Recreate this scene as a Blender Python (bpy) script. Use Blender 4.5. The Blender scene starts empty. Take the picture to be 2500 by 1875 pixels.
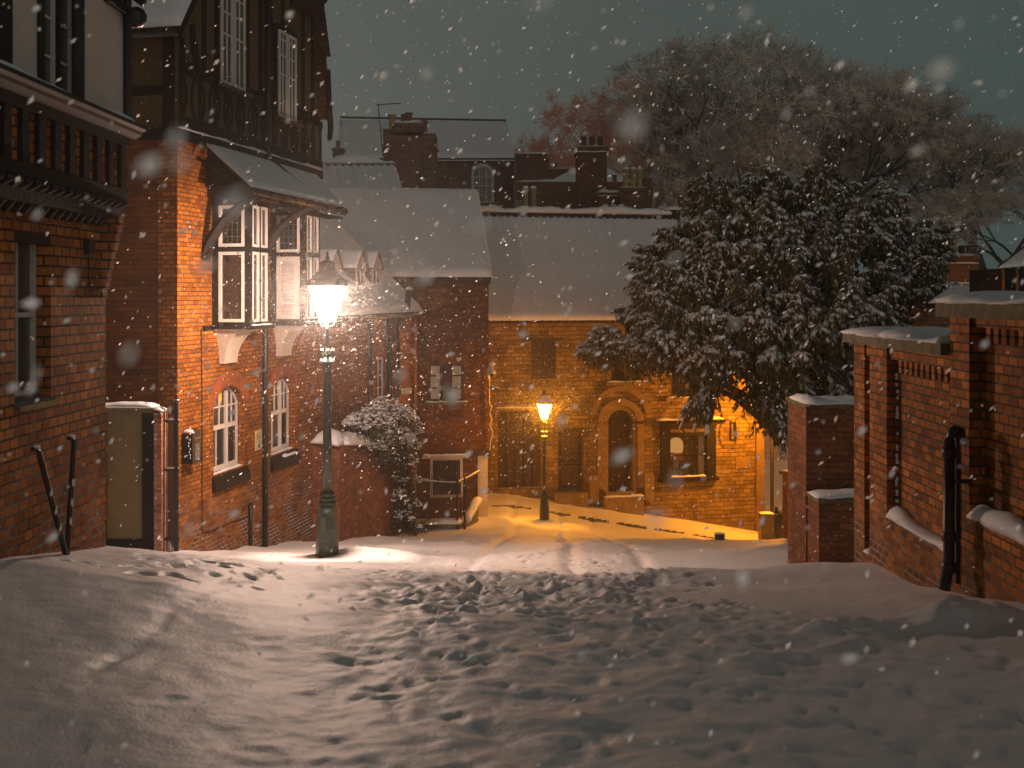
import bpy, math, random
import numpy as np
from mathutils import Vector, Matrix
random.seed(7)
R = math.radians
S = bpy.context.scene
# ------------------------------------------------------------------ camera
cam = bpy.data.cameras.new("camera"); camo = bpy.data.objects.new("camera", cam)
S.collection.objects.link(camo); S.camera = camo
camo.location = (0, 0, 0); camo.rotation_euler = (R(90), 0, 0)
cam.sensor_width = 36; cam.lens = 36; cam.shift_y = -0.0862; cam.clip_end = 2000; cam.clip_start = 0.05
cam.dof.use_dof = True; cam.dof.focus_distance = 17.0; cam.dof.aperture_fstop = 2.6; cam.dof.aperture_blades = 0
# ------------------------------------------------------------------ night sky
W = bpy.data.worlds.new("World"); S.world = W; W.use_nodes = True
nt = W.node_tree; N = nt.nodes; L = nt.links
bg = N['Background']; tc = N.new('ShaderNodeTexCoord'); sep = N.new('ShaderNodeSeparateXYZ')
L.new(tc.outputs['Generated'], sep.inputs[0])
mr = N.new('ShaderNodeMapRange'); mr.inputs[1].default_value = -0.35; mr.inputs[2].default_value = 0.5
L.new(sep.outputs['X'], mr.inputs[0])
cr = N.new('ShaderNodeValToRGB')
cr.color_ramp.elements[0].color = (0.095, 0.101, 0.090, 1); cr.color_ramp.elements[1].color = (0.046, 0.066, 0.062, 1)
L.new(mr.outputs[0], cr.inputs[0])
nz = N.new('ShaderNodeTexNoise'); nz.inputs['Scale'].default_value = 2.0; nz.inputs['Detail'].default_value = 3
L.new(tc.outputs['Generated'], nz.inputs['Vector'])
mr2 = N.new('ShaderNodeMapRange'); mr2.inputs[1].default_value = 0.3; mr2.inputs[2].default_value = 0.7
mr2.inputs[3].default_value = 0.9; mr2.inputs[4].default_value = 1.1; L.new(nz.outputs[0], mr2.inputs[0])
mz = N.new('ShaderNodeMapRange'); mz.inputs[1].default_value = 0.3; mz.inputs[2].default_value = 0.62; mz.inputs[3].default_value = 1.17; mz.inputs[4].default_value = 0.22  # sky dimmed overhead, out of view, to cut ambient on the ground
L.new(sep.outputs['Z'], mz.inputs[0]); mm_ = N.new('ShaderNodeMath'); mm_.operation = 'MULTIPLY'; L.new(mr2.outputs[0], mm_.inputs[0]); L.new(mz.outputs[0], mm_.inputs[1])
L.new(cr.outputs[0], bg.inputs['Color']); L.new(mm_.outputs[0], bg.inputs['Strength'])
sun = bpy.data.lights.new("fill_glow", 'SUN'); suno = bpy.data.objects.new("fill_glow", sun); S.collection.objects.link(suno)
sun.energy = 0.27; sun.angle = R(70); sun.color = (1.0, 0.92, 0.82)  # unseen directional fill, added to brighten the flakes and left-hand wall
suno.rotation_euler = (R(74), 0, R(32))
S.view_settings.view_transform = 'Standard'; S.view_settings.look = 'None'
S.view_settings.exposure = 0; S.view_settings.gamma = 1
S.render.engine = 'CYCLES'
S.cycles.volume_bounces = 1; S.cycles.max_bounces = 6; S.cycles.transparent_max_bounces = 16
LAMP_WHITE = (1.0, 0.66, 0.50); LAMP_SODIUM = (1.0, 0.33, 0.010)
LAMP1_W = 3500; LAMP2_W = 1900; LAMP3_W = 4200
# ------------------------------------------------------------------ pixel helper (photo pixels, 2500 wide, horizon at 722)
def PX(px, Y): return (px - 1250) / 2500 * Y
def PZ(py, Y): return (722 - py) / 2500 * Y
def P(px, py, Y): return Vector((PX(px, Y), Y, PZ(py, Y)))
class Frame:
    """x along the wall, y into the wall, z up"""
    def __init__(s, ox, oy, dx, dy, oz=0):
        l = math.hypot(dx, dy); s.d = (dx / l, dy / l); s.o = (ox, oy); s.oz = oz
        s.M = Matrix(((s.d[0], -s.d[1], 0, ox), (s.d[1], s.d[0], 0, oy), (0, 0, 1, oz), (0, 0, 0, 1)))
    def u(s, px, y=0.0):
        k = (px - 1250) / 2500; ox = s.o[0] - s.d[1] * y; oy = s.o[1] + s.d[0] * y
        return (k * oy - ox) / (s.d[0] - k * s.d[1])
    def uz(s, px, py, y=0.0):
        u = s.u(px, y); Y = s.o[1] + s.d[0] * y + s.d[1] * u
        return u, (722 - py) / 2500 * Y - s.oz
    def pt(s, x, y, z): return s.M @ Vector((x, y, z))
# ------------------------------------------------------------------ materials
MATS = {}
def newmat(name):
    m = bpy.data.materials.new(name); m.use_nodes = True
    b = m.node_tree.nodes['Principled BSDF']; MATS[name] = m
    return m, m.node_tree.nodes, m.node_tree.links, b
def node(N, t, **kw):
    n = N.new(t)
    for k, v in kw.items():
        if k in n.inputs: n.inputs[k].default_value = v
        else: setattr(n, k, v)
    return n
def plain(name, col, rough=0.6, var=0.15, scale=6, bump=0.0, bscale=30, metal=0.0, spec=0.5, dist=0.01):
    m, N, L, b = newmat(name)
    g = N.new('ShaderNodeTexCoord')
    n = node(N, 'ShaderNodeTexNoise', Scale=scale, Detail=5.0); L.new(g.outputs['Object'], n.inputs['Vector'])
    r = N.new('ShaderNodeValToRGB'); L.new(n.outputs[0], r.inputs[0])
    r.color_ramp.elements[0].position = 0.3; r.color_ramp.elements[1].position = 0.7
    r.color_ramp.elements[0].color = tuple(c * (1 - var) for c in col) + (1,)
    r.color_ramp.elements[1].color = tuple(min(1, c * (1 + var)) for c in col) + (1,)
    L.new(r.outputs[0], b.inputs['Base Color'])
    b.inputs['Roughness'].default_value = rough; b.inputs['Metallic'].default_value = metal
    b.inputs['Specular IOR Level'].default_value = spec
    if bump:
        n2 = node(N, 'ShaderNodeTexNoise', Scale=bscale, Detail=4.0); L.new(g.outputs['Object'], n2.inputs['Vector'])
        bp = node(N, 'ShaderNodeBump', Strength=bump, Distance=dist); L.new(n2.outputs[0], bp.inputs['Height'])
        L.new(bp.outputs[0], b.inputs['Normal'])
    return m
def brickmat(name, c1, c2, mortar, bw=0.225, rh=0.075, ms=0.009, var=0.5, bump=0.6, off=0.5, rough=0.75, warp=0.004, grime=0.45, grimecol=(0.03, 0.025, 0.015), dist=0.012, snowy=0.0, low=None):
    m, N, L, b = newmat(name)
    uv = N.new('ShaderNodeUVMap'); uv.uv_map = 'UV'
    # slight waviness of the courses
    nw = node(N, 'ShaderNodeTexNoise', Scale=3.0, Detail=3.0); L.new(uv.outputs[0], nw.inputs['Vector'])
    vs = node(N, 'ShaderNodeVectorMath', operation='SCALE'); vs.inputs['Scale'].default_value = warp * 2
    L.new(nw.outputs['Color'], vs.inputs[0])
    va = node(N, 'ShaderNodeVectorMath', operation='ADD'); L.new(uv.outputs[0], va.inputs[0]); L.new(vs.outputs[0], va.inputs[1])
    br = N.new('ShaderNodeTexBrick'); L.new(va.outputs[0], br.inputs['Vector'])
    br.offset = off; br.inputs['Scale'].default_value = 1.0
    br.inputs['Brick Width'].default_value = bw; br.inputs['Row Height'].default_value = rh
    br.inputs['Mortar Size'].default_value = ms; br.inputs['Mortar Smooth'].default_value = 0.25; br.inputs['Bias'].default_value = -0.1
    br.inputs['Color1'].default_value = (*c1, 1); br.inputs['Color2'].default_value = (*c2, 1); br.inputs['Mortar'].default_value = (*mortar, 1)
    # patches of darker / paler bricks
    n1 = node(N, 'ShaderNodeTexNoise', Scale=1.3, Detail=6.0, Roughness=0.7); L.new(uv.outputs[0], n1.inputs['Vector'])
    r1 = N.new('ShaderNodeMapRange'); r1.inputs[1].default_value = 0.3; r1.inputs[2].default_value = 0.7
    r1.inputs[3].default_value = 1 - var; r1.inputs[4].default_value = 1 + var * 0.5; L.new(n1.outputs[0], r1.inputs[0])
    mx = node(N, 'ShaderNodeVectorMath', operation='SCALE'); L.new(br.outputs['Color'], mx.inputs[0]); L.new(r1.outputs[0], mx.inputs['Scale'])
    n2 = node(N, 'ShaderNodeTexNoise', Scale=0.7, Detail=8.0, Roughness=0.75); L.new(uv.outputs[0], n2.inputs['Vector'])
    r2 = N.new('ShaderNodeMapRange'); r2.inputs[1].default_value = 0.5; r2.inputs[2].default_value = 0.75; r2.inputs[4].default_value = grime
    L.new(n2.outputs[0], r2.inputs[0])
    mg = node(N, 'ShaderNodeMix', data_type='RGBA'); L.new(r2.outputs[0], mg.inputs[0]); L.new(mx.outputs[0], mg.inputs[6]); mg.inputs[7].default_value = (*grimecol, 1)
    outc = mg.outputs[2]
    if snowy:   # wind-blown snow caught in the joints
        n4 = node(N, 'ShaderNodeTexNoise', Scale=9.0, Detail=6.0, Roughness=0.7); L.new(uv.outputs[0], n4.inputs['Vector'])
        r4 = N.new('ShaderNodeMapRange'); r4.inputs[1].default_value = 0.56; r4.inputs[2].default_value = 0.62; r4.inputs[4].default_value = snowy
        L.new(n4.outputs[0], r4.inputs[0])
        mul = node(N, 'ShaderNodeMath', operation='MULTIPLY'); L.new(r4.outputs[0], mul.inputs[0]); L.new(br.outputs['Fac'], mul.inputs[1])
        ms2 = node(N, 'ShaderNodeMix', data_type='RGBA'); L.new(mul.outputs[0], ms2.inputs[0]); L.new(outc, ms2.inputs[6]); ms2.inputs[7].default_value = (0.75, 0.75, 0.77, 1)
        outc = ms2.outputs[2]
    if low:     # snow lodged on the courses and patches darker towards the ground
        sp = N.new('ShaderNodeSeparateXYZ'); L.new(uv.outputs[0], sp.inputs[0])
        r5 = N.new('ShaderNodeMapRange'); r5.inputs[1].default_value = low[1]; r5.inputs[2].default_value = low[0]; L.new(sp.outputs['Y'], r5.inputs[0])
        n6 = node(N, 'ShaderNodeTexNoise', Scale=2.2, Detail=6.0, Roughness=0.7); L.new(uv.outputs[0], n6.inputs['Vector'])
        r6 = N.new('ShaderNodeMapRange'); r6.inputs[1].default_value = 0.40; r6.inputs[2].default_value = 0.60; L.new(n6.outputs[0], r6.inputs[0])
        q1 = node(N, 'ShaderNodeMath', operation='MULTIPLY'); L.new(r5.outputs[0], q1.inputs[0]); L.new(r6.outputs[0], q1.inputs[1])
        dk = node(N, 'ShaderNodeMix', data_type='RGBA'); q3 = node(N, 'ShaderNodeMath', operation='MULTIPLY'); q3.inputs[1].default_value = 0.7; L.new(q1.outputs[0], q3.inputs[0]); L.new(q3.outputs[0], dk.inputs[0]); L.new(outc, dk.inputs[6]); dk.inputs[7].default_value = (0.05, 0.03, 0.02, 1)
        q2 = node(N, 'ShaderNodeMath', operation='MULTIPLY'); L.new(q1.outputs[0], q2.inputs[0]); L.new(br.outputs['Fac'], q2.inputs[1])
        sm = node(N, 'ShaderNodeMix', data_type='RGBA'); L.new(q2.outputs[0], sm.inputs[0]); L.new(dk.outputs[2], sm.inputs[6]); sm.inputs[7].default_value = (0.6, 0.58, 0.57, 1); outc = sm.outputs[2]
    L.new(outc, b.inputs['Base Color'])
    b.inputs['Roughness'].default_value = rough; b.inputs['Specular IOR Level'].default_value = 0.18
    n3 = node(N, 'ShaderNodeTexNoise', Scale=28.0, Detail=6.0); L.new(uv.outputs[0], n3.inputs['Vector'])
    inv = node(N, 'ShaderNodeMath', operation='MULTIPLY_ADD'); inv.inputs[1].default_value = -1.0; inv.inputs[2].default_value = 1.0
    L.new(br.outputs['Fac'], inv.inputs[0])
    hs = node(N, 'ShaderNodeMath', operation='MULTIPLY_ADD'); hs.inputs[1].default_value = 0.55; L.new(n3.outputs[0], hs.inputs[0]); L.new(inv.outputs[0], hs.inputs[2])
    lum = node(N, 'ShaderNodeMath', operation='MULTIPLY_ADD'); lum.inputs[1].default_value = 1.0; L.new(br.outputs['Color'], lum.inputs[0]); L.new(hs.outputs[0], lum.inputs[2])
    bp = node(N, 'ShaderNodeBump', Strength=bump, Distance=dist); L.new(lum.outputs[0], bp.inputs['Height']); L.new(bp.outputs[0], b.inputs['Normal'])
    return m
def snowmat():
    m, N, L, b = newmat('snow')
    g = N.new('ShaderNodeTexCoord')
    b.inputs['Base Color'].default_value = (0.84, 0.84, 0.86, 1); b.inputs['Roughness'].default_value = 0.55
    b.inputs['Specular IOR Level'].default_value = 0.35
    n = node(N, 'ShaderNodeTexNoise', Scale=55.0, Detail=5.0); L.new(g.outputs['Object'], n.inputs['Vector'])
    n2 = node(N, 'ShaderNodeTexNoise', Scale=7.0, Detail=6.0); L.new(g.outputs['Object'], n2.inputs['Vector'])
    a = node(N, 'ShaderNodeMath', operation='MULTIPLY_ADD'); a.inputs[1].default_value = 3.0; L.new(n2.outputs[0], a.inputs[0]); L.new(n.outputs[0], a.inputs[2])
    bp = node(N, 'ShaderNodeBump', Strength=0.6, Distance=0.006); L.new(a.outputs[0], bp.inputs['Height']); L.new(bp.outputs[0], b.inputs['Normal'])
    return m
SNOW = snowmat()
BR_A = brickmat('brick_warm', (0.68, 0.225, 0.045), (0.32, 0.085, 0.018), (0.05, 0.03, 0.014), bw=0.13, rh=0.0755, var=0.55, snowy=0.12, grime=0.55, low=(-2.2, -1.0))
BR_B = brickmat('brick_orange', (0.44, 0.145, 0.014), (0.19, 0.05, 0.006), (0.08, 0.035, 0.012), bw=0.16, rh=0.0755, var=0.5, snowy=0.15, grime=0.45, low=(-4.9, -3.3))
BR_D = brickmat('brick_far_red', (0.34, 0.11, 0.02), (0.18, 0.05, 0.012), (0.11, 0.06, 0.03), bw=0.225, rh=0.09, ms=0.012, var=0.35, snowy=0.5)
BR_R = brickmat('brick_right', (0.58, 0.20, 0.035), (0.19, 0.055, 0.013), (0.09, 0.055, 0.022), bw=0.15, rh=0.0755, var=0.6, snowy=0.2, grime=0.6, grimecol=(0.05, 0.05, 0.018), low=(-3.0, -1.9))
BR_K = brickmat('brick_chimney', (0.22, 0.085, 0.045), (0.12, 0.05, 0.03), (0.20, 0.15, 0.10), bw=0.34, rh=0.12, ms=0.018, var=0.4)
STONE = brickmat('limestone', (0.37, 0.24, 0.07), (0.19, 0.12, 0.035), (0.09, 0.055, 0.018), bw=0.31, rh=0.155, ms=0.010, var=0.5, bump=1.0, off=0.41, warp=0.05, grime=0.45, dist=0.04)
STONE2 = plain('dressed_stone', (0.24, 0.15, 0.05), 0.8, 0.25, 3, 0.6, 18, dist=0.02)
COPING = plain('mossy_coping', (0.13, 0.11, 0.055), 0.85, 0.4, 8, 0.6, 30)
TIMBER = plain('black_timber', (0.012, 0.010, 0.008), 0.6, 0.3, 10, 0.3, 40, spec=0.2)
PEBBLE = plain('pebbledash', (0.105, 0.065, 0.025), 0.9, 0.8, 38, 1.0, 45, dist=0.03)
RENDER = plain('cream_render', (0.62, 0.53, 0.47), 0.85, 0.06, 4, 0.25, 40)
CREAM = plain('cream_pillar_paint', (0.75, 0.62, 0.40), 0.7, 0.08, 4, 0.2, 30)
WHITE = plain('white_paint', (0.60, 0.56, 0.52), 0.4, 0.08, 8)
IRON = plain('black_iron', (0.012, 0.012, 0.012), 0.4, 0.3, 15, 0.2, 60, metal=0.0)
GREEN = plain('green_lamp_paint', (0.028, 0.042, 0.032), 0.38, 0.4, 14, 0.35, 60)
BEIGE = plain('beige_board', (0.19, 0.14, 0.06), 0.7, 0.12, 4, 0.2, 20)
DARKIN = plain('dark_interior', (0.012, 0.009, 0.007), 0.9, 0.2, 5)
DOOR = plain('dark_door_wood', (0.05, 0.026, 0.012), 0.6, 0.3, 8, 0.4, 20)
TILE = brickmat('roof_tile', (0.10, 0.045, 0.025), (0.05, 0.025, 0.016), (0.01, 0.008, 0.006), bw=0.17, rh=0.11, ms=0.01)
POT_Y = plain('buff_clay', (0.34, 0.24, 0.10), 0.8, 0.2, 6, 0.3)
POT_R = plain('red_clay', (0.17, 0.07, 0.045), 0.8, 0.2, 6, 0.3)
LEAD = plain('lead_grey', (0.10, 0.10, 0.10), 0.5, 0.2, 6)
GUTTER = plain('cast_gutter', (0.09, 0.05, 0.02), 0.3, 0.3, 12)
BARK = plain('dark_bark', (0.035, 0.03, 0.026), 0.9, 0.35, 0.35)
TWIG = plain('frosted_twigs', (0.76, 0.68, 0.62), 0.9, 0.35, 0.25)
TWIG_GLOW = plain('glow_tinted_twigs', (0.95, 0.42, 0.27), 0.9, 0.1, 0.35)  # warm floodlight glow put into the twig colour
YEWBARK = plain('yew_bark', (0.045, 0.028, 0.018), 0.9, 0.3, 8)
def glass_mat(name, base=(0.02, 0.018, 0.016), rough=0.08):
    m, N, L, b = newmat(name)
    b.inputs['Base Color'].default_value = (*base, 1); b.inputs['Roughness'].default_value = rough
    b.inputs['Specular IOR Level'].default_value = 0.8
    n = node(N, 'ShaderNodeTexNoise', Scale=2.5, Detail=2.0); g = N.new('ShaderNodeTexCoord'); L.new(g.outputs['Object'], n.inputs['Vector'])
    bp = node(N, 'ShaderNodeBump', Strength=0.15, Distance=0.02); L.new(n.outputs[0], bp.inputs['Height']); L.new(bp.outputs[0], b.inputs['Normal'])
    return m
GLASS = glass_mat('night_glass')
GLASS2 = glass_mat('pale_reflecting_glass', (0.06, 0.065, 0.06), 0.15)
def clear_glass():
    m, N, L, b = newmat('clear_glass')
    t = N.new('ShaderNodeBsdfTransparent'); g = node(N, 'ShaderNodeBsdfGlossy', Roughness=0.05); mx = N.new('ShaderNodeMixShader')
    fr = node(N, 'ShaderNodeFresnel', IOR=1.5); L.new(fr.outputs[0], mx.inputs[0]); L.new(t.outputs[0], mx.inputs[1]); L.new(g.outputs[0], mx.inputs[2])
    L.new(mx.outputs[0], N['Material Output'].inputs['Surface']); return m
CLEAR = clear_glass()
def emis(name, col, st, mixt=None):
    m, N, L, b = newmat(name)
    e = node(N, 'ShaderNodeEmission', Strength=st); e.inputs['Color'].default_value = (*col, 1)
    if mixt is None: L.new(e.outputs[0], N['Material Output'].inputs['Surface'])
    else:
        t = N.new('ShaderNodeBsdfTransparent'); mx = N.new('ShaderNodeMixShader'); mx.inputs[0].default_value = mixt
        L.new(t.outputs[0], mx.inputs[1]); L.new(e.outputs[0], mx.inputs[2]); L.new(mx.outputs[0], N['Material Output'].inputs['Surface'])
    return m
LIT1 = emis('lit_lamp_glass_white', (1, 0.9, 0.84), 22, 0.7)
LIT2 = emis('lit_lamp_glass_sodium', (1, 0.62, 0.16), 26, 0.75)
WARM = emis('emissive_room_glow', (1, 0.42, 0.05), 0.55)  # room walls emit, standing in for lamplight falling on them
BULB = emis('glowing_bulb', (1, 0.6, 0.2), 12)
def leafmat(name, col, snow=0.5, thr=0.35):
    m, N, L, b = newmat(name)
    g = N.new('ShaderNodeTexCoord'); n = node(N, 'ShaderNodeTexNoise', Scale=1.5, Detail=5.0); L.new(g.outputs['Object'], n.inputs['Vector'])
    r = N.new('ShaderNodeValToRGB'); L.new(n.outputs[0], r.inputs[0])
    r.color_ramp.elements[0].position = 0.3; r.color_ramp.elements[1].position = 0.7
    r.color_ramp.elements[0].color = tuple(c * 0.6 for c in col) + (1,); r.color_ramp.elements[1].color = tuple(c * 1.5 for c in col) + (1,)
    L.new(r.outputs[0], b.inputs['Base Color']); b.inputs['Roughness'].default_value = 0.7
    return m
YEW = leafmat('yew_needles', (0.095, 0.085, 0.030))
IVY = leafmat('ivy_leaves', (0.060, 0.060, 0.024))
# ------------------------------------------------------------------ mesh builder
FRM = {}
class MB:
    def __init__(s, F=None): s.v = []; s.f = []; s.M = F.M if isinstance(F, Frame) else (F or Matrix())
    def add(s, pts, faces):
        n = len(s.v); s.v += [s.M @ Vector(p) for p in pts]; s.f += [tuple(i + n for i in f) for f in faces]; return s
    def poly(s, pts): return s.add(pts, [tuple(range(len(pts)))])
    def box(s, x0, x1, y0, y1, z0, z1):
        return s.add([(x0, y0, z0), (x1, y0, z0), (x1, y1, z0), (x0, y1, z0), (x0, y0, z1), (x1, y0, z1), (x1, y1, z1), (x0, y1, z1)],
                     [(0, 3, 2, 1), (4, 5, 6, 7), (0, 1, 5, 4), (1, 2, 6, 5), (2, 3, 7, 6), (3, 0, 4, 7)])
    def hexa(s, p): return s.add(p, [(0, 3, 2, 1), (4, 5, 6, 7), (0, 1, 5, 4), (1, 2, 6, 5), (2, 3, 7, 6), (3, 0, 4, 7)])
    def prism(s, pts, vec):
        n = len(pts); v = Vector(vec); q = [Vector(p) for p in pts]
        return s.add(q + [p + v for p in q], [tuple(range(n))[::-1], tuple(range(n, 2 * n))] + [(i, (i + 1) % n, n + (i + 1) % n, n + i) for i in range(n)])
    def loft(s, rings, cap=True, closed=True):
        n = len(rings[0]); pts = [p for r in rings for p in r]; f = []
        for k in range(len(rings) - 1):
            for i in range(n if closed else n - 1):
                j = (i + 1) % n; f.append((k * n + i, k * n + j, (k + 1) * n + j, (k + 1) * n + i))
        if cap: f.append(tuple(range(n))[::-1]); f.append(tuple((len(rings) - 1) * n + i for i in range(n)))
        return s.add(pts, f)
    def lathe(s, c, prof, n=16, rot=0.0):
        return s.loft([[(c[0] + r * math.cos(rot + 2 * math.pi * i / n), c[1] + r * math.sin(rot + 2 * math.pi * i / n), c[2] + z) for i in range(n)] for r, z in prof])
    def tube(s, path, r, n=8, cap=True):
        path = [Vector(p) for p in path]; rings = []
        rs = r if isinstance(r, (list, tuple)) else [r] * len(path)
        for k, p in enumerate(path):
            a = path[max(k - 1, 0)]; b = path[min(k + 1, len(path) - 1)]; d = (b - a).normalized()
            up = Vector((0, 0, 1)) if abs(d.z) < 0.95 else Vector((0, 1, 0))
            e1 = d.cross(up).normalized(); e2 = e1.cross(d)
            rings.append([p + (e1 * math.cos(2 * math.pi * i / n) + e2 * math.sin(2 * math.pi * i / n)) * rs[k] for i in range(n)])
        return s.loft(rings, cap)
    def rect(s, x0, x1, z0, z1, y):       # wall-facing rectangle
        return s.poly([(x0, y, z0), (x1, y, z0), (x1, y, z1), (x0, y, z1)])
    def ring(s, x0, x1, z0, z1, y0, y1, t):
        s.box(x0, x0 + t, y0, y1, z0, z1); s.box(x1 - t, x1, y0, y1, z0, z1)
        s.box(x0 + t, x1 - t, y0, y1, z0, z0 + t); s.box(x0 + t, x1 - t, y0, y1, z1 - t, z1); return s
    def wall(s, x0, x1, z0, z1, th, holes=(), reveal=None):
        """wall face at y=0 with holes (hx0,hx1,hz0,hz1,arch_rise)"""
        xs = sorted({x0, x1, *[h[0] for h in holes], *[h[1] for h in holes]}); zs = sorted({z0, z1, *[h[2] for h in holes], *[h[3] + (h[4] if len(h) > 4 else 0) for h in holes]})
        xs = [x for x in xs if x0 <= x <= x1]; zs = [z for z in zs if z0 <= z <= z1]
        for a, b in zip(xs, xs[1:]):
            for c, d in zip(zs, zs[1:]):
                mx, mz = (a + b) / 2, (c + d) / 2
                if any(h[0] < mx < h[1] and h[2] < mz < h[3] + (h[4] if len(h) > 4 else 0) for h in holes): continue
                s.rect(a, b, c, d, 0)
        rv = reveal or th
        for h in holes:
            a, b, c, d = h[:4]; rise = h[4] if len(h) > 4 else 0
            s.poly([(a, 0, c), (a, 0, d), (a, rv, d), (a, rv, c)]); s.poly([(b, 0, c), (b, rv, c), (b, rv, d), (b, 0, d)])
            s.poly([(a, 0, c), (a, rv, c), (b, rv, c), (b, 0, c)])
            if rise:
                n = 12; pts = arch(a, b, d, rise, n)
                for i in range(n):
                    p, q = pts[i], pts[i + 1]
                    s.poly([(p[0], 0, p[1]), (q[0], 0, q[1]), (q[0], 0, d + rise), (p[0], 0, d + rise)] if q[1] < d + rise - 1e-5 or p[1] < d + rise - 1e-5 else [(p[0], 0, p[1]), (q[0], 0, q[1]), (q[0], 0, d + rise + 1e-4)])
                    s.poly([(p[0], 0, p[1]), (p[0], rv, p[1]), (q[0], rv, q[1]), (q[0], 0, q[1])])
            else: s.poly([(a, 0, d), (b, 0, d), (b, rv, d), (a, rv, d)])
        # back, ends and top
        s.rect(x1, x0, z0, z1, th); s.poly([(x0, 0, z0), (x0, 0, z1), (x0, th, z1), (x0, th, z0)]); s.poly([(x1, 0, z0), (x1, th, z0), (x1, th, z1), (x1, 0, z1)])
        s.poly([(x0, 0, z1), (x1, 0, z1), (x1, th, z1), (x0, th, z1)]); return s
    def build(s, name, mat, parent=None, smooth=False, **tags):
        me = bpy.data.meshes.new(name); inv = FRM[parent.name].inverted() if parent is not None and parent.name in FRM else Matrix()
        vs = [inv @ v for v in s.v]
        me.from_pydata([tuple(v) for v in vs], [], s.f); me.validate()
        uvl = me.uv_layers.new(name='UV'); W_ = s.v
        co = np.array([tuple(v) for v in s.v]); data = np.zeros((len(me.loops), 2))
        for p in me.polygons:
            n = p.normal
            li = range(p.loop_start, p.loop_start + p.loop_total)
            if abs(n.z) > 0.75:
                for l in li: v = co[me.loops[l].vertex_index]; data[l] = (v[0], v[1])
            else:
                t = Vector((-n.y, n.x, 0)).normalized()
                for l in li: v = co[me.loops[l].vertex_index]; data[l] = (v[0] * t.x + v[1] * t.y, v[2])
        uvl.data.foreach_set('uv', data.ravel())
        me.materials.append(mat)
        if smooth: me.polygons.foreach_set('use_smooth', [True] * len(me.polygons))
        o = bpy.data.objects.new(name, me); S.collection.objects.link(o)
        if parent is not None: o.parent = parent; FRM[o.name] = FRM.get(parent.name, Matrix())
        else: FRM[o.name] = Matrix()
        for k, v in tags.items(): o[k] = v
        return o
def arch(a, b, d, rise, n=12):
    w = (b - a) / 2; rad = (w * w + rise * rise) / (2 * rise); cz = d + rise - rad; out = []
    t0 = math.asin(min(1, w / rad))
    for i in range(n + 1):
        t = -t0 + 2 * t0 * i / n; out.append(((a + b) / 2 + rad * math.sin(t), cz + rad * math.cos(t)))
    return out
def tag(o, label, cat, group=None, kind=None):
    o['label'] = label; o['category'] = cat
    if group: o['group'] = group
    if kind: o['kind'] = kind
    return o
def thing(name, label, cat, loc=(0, 0, 0), rz=0, group=None, M=None):
    o = bpy.data.objects.new(name, None); S.collection.objects.link(o); o.empty_display_size = 0.2
    o.location = loc; o.rotation_euler = (0, 0, rz)
    FRM[o.name] = Matrix.Translation(loc) @ Matrix.Rotation(rz, 4, 'Z')
    return tag(o, label, cat, group)
def dup(root, loc, rz, label=None):
    r = root.copy(); S.collection.objects.link(r); r.location = loc; r.rotation_euler = (0, 0, rz)
    if label: r['label'] = label
    for ch in list(root.children):
        c = ch.copy(); S.collection.objects.link(c); c.parent = r
        for g in list(ch.children):
            d = g.copy(); S.collection.objects.link(d); d.parent = c
    return r
# numpy value noise
_rng = np.random.RandomState(3); _T = _rng.rand(256, 256)
def vn(x, y, f, s=0):
    x = np.asarray(x) * f + s * 17.31; y = np.asarray(y) * f + s * 9.77
    xi = np.floor(x).astype(int); yi = np.floor(y).astype(int); fx = x - xi; fy = y - yi
    fx = fx * fx * (3 - 2 * fx); fy = fy * fy * (3 - 2 * fy)
    g = lambda a, b: _T[(a * 7 + 13 * s) % 256 if False else (a % 256), (b + 31 * s) % 256]
    return (g(xi, yi) * (1 - fx) + g(xi + 1, yi) * fx) * (1 - fy) + (g(xi, yi + 1) * (1 - fx) + g(xi + 1, yi + 1) * fx) * fy - 0.5
def fbm(x, y, f, o=4, s=0):
    a = 0; w = 1
    for k in range(o): a = a + w * vn(x, y, f * 2 ** k, s + k); w *= 0.5
    return a
# snow on ledges and roofs
def snow_strip(mb, a, b, wid, h, wv, seg=0.12, over=0.02, seed=0, taper=True):
    """rounded ridge of snow from a to b; wv = unit vector across"""
    a = Vector(a); b = Vector(b); wv = Vector(wv).normalized(); Ln = (b - a).length; n = max(2, int(Ln / seg)); d = (b - a) / n
    prof = [(-0.5, -0.12), (-0.54, 0.3), (-0.42, 0.75), (-0.2, 1.0), (0.08, 1.03), (0.34, 0.85), (0.52, 0.4), (0.5, -0.12)]
    rings = []
    for k in range(n + 1):
        t = k * Ln / n; e = 1.0
        if taper: e = min(1, 0.45 + 3.0 * min(t, Ln - t) / max(0.08, h * 1.5))
        hh = h * e * (1 + 1.3 * float(fbm(t + seed * 3.1, seed * 1.7, 1.6, 4)))
        p = a + d * k; rings.append([p + wv * (x * (wid + 2 * over) * (1 + 0.4 * float(vn(t, seed + i, 7.0)))) + Vector((0, 0, max(0, z) * hh if z > 0 else -0.004)) for i, (x, z) in enumerate(prof)])
    return mb.loft(rings)
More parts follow.
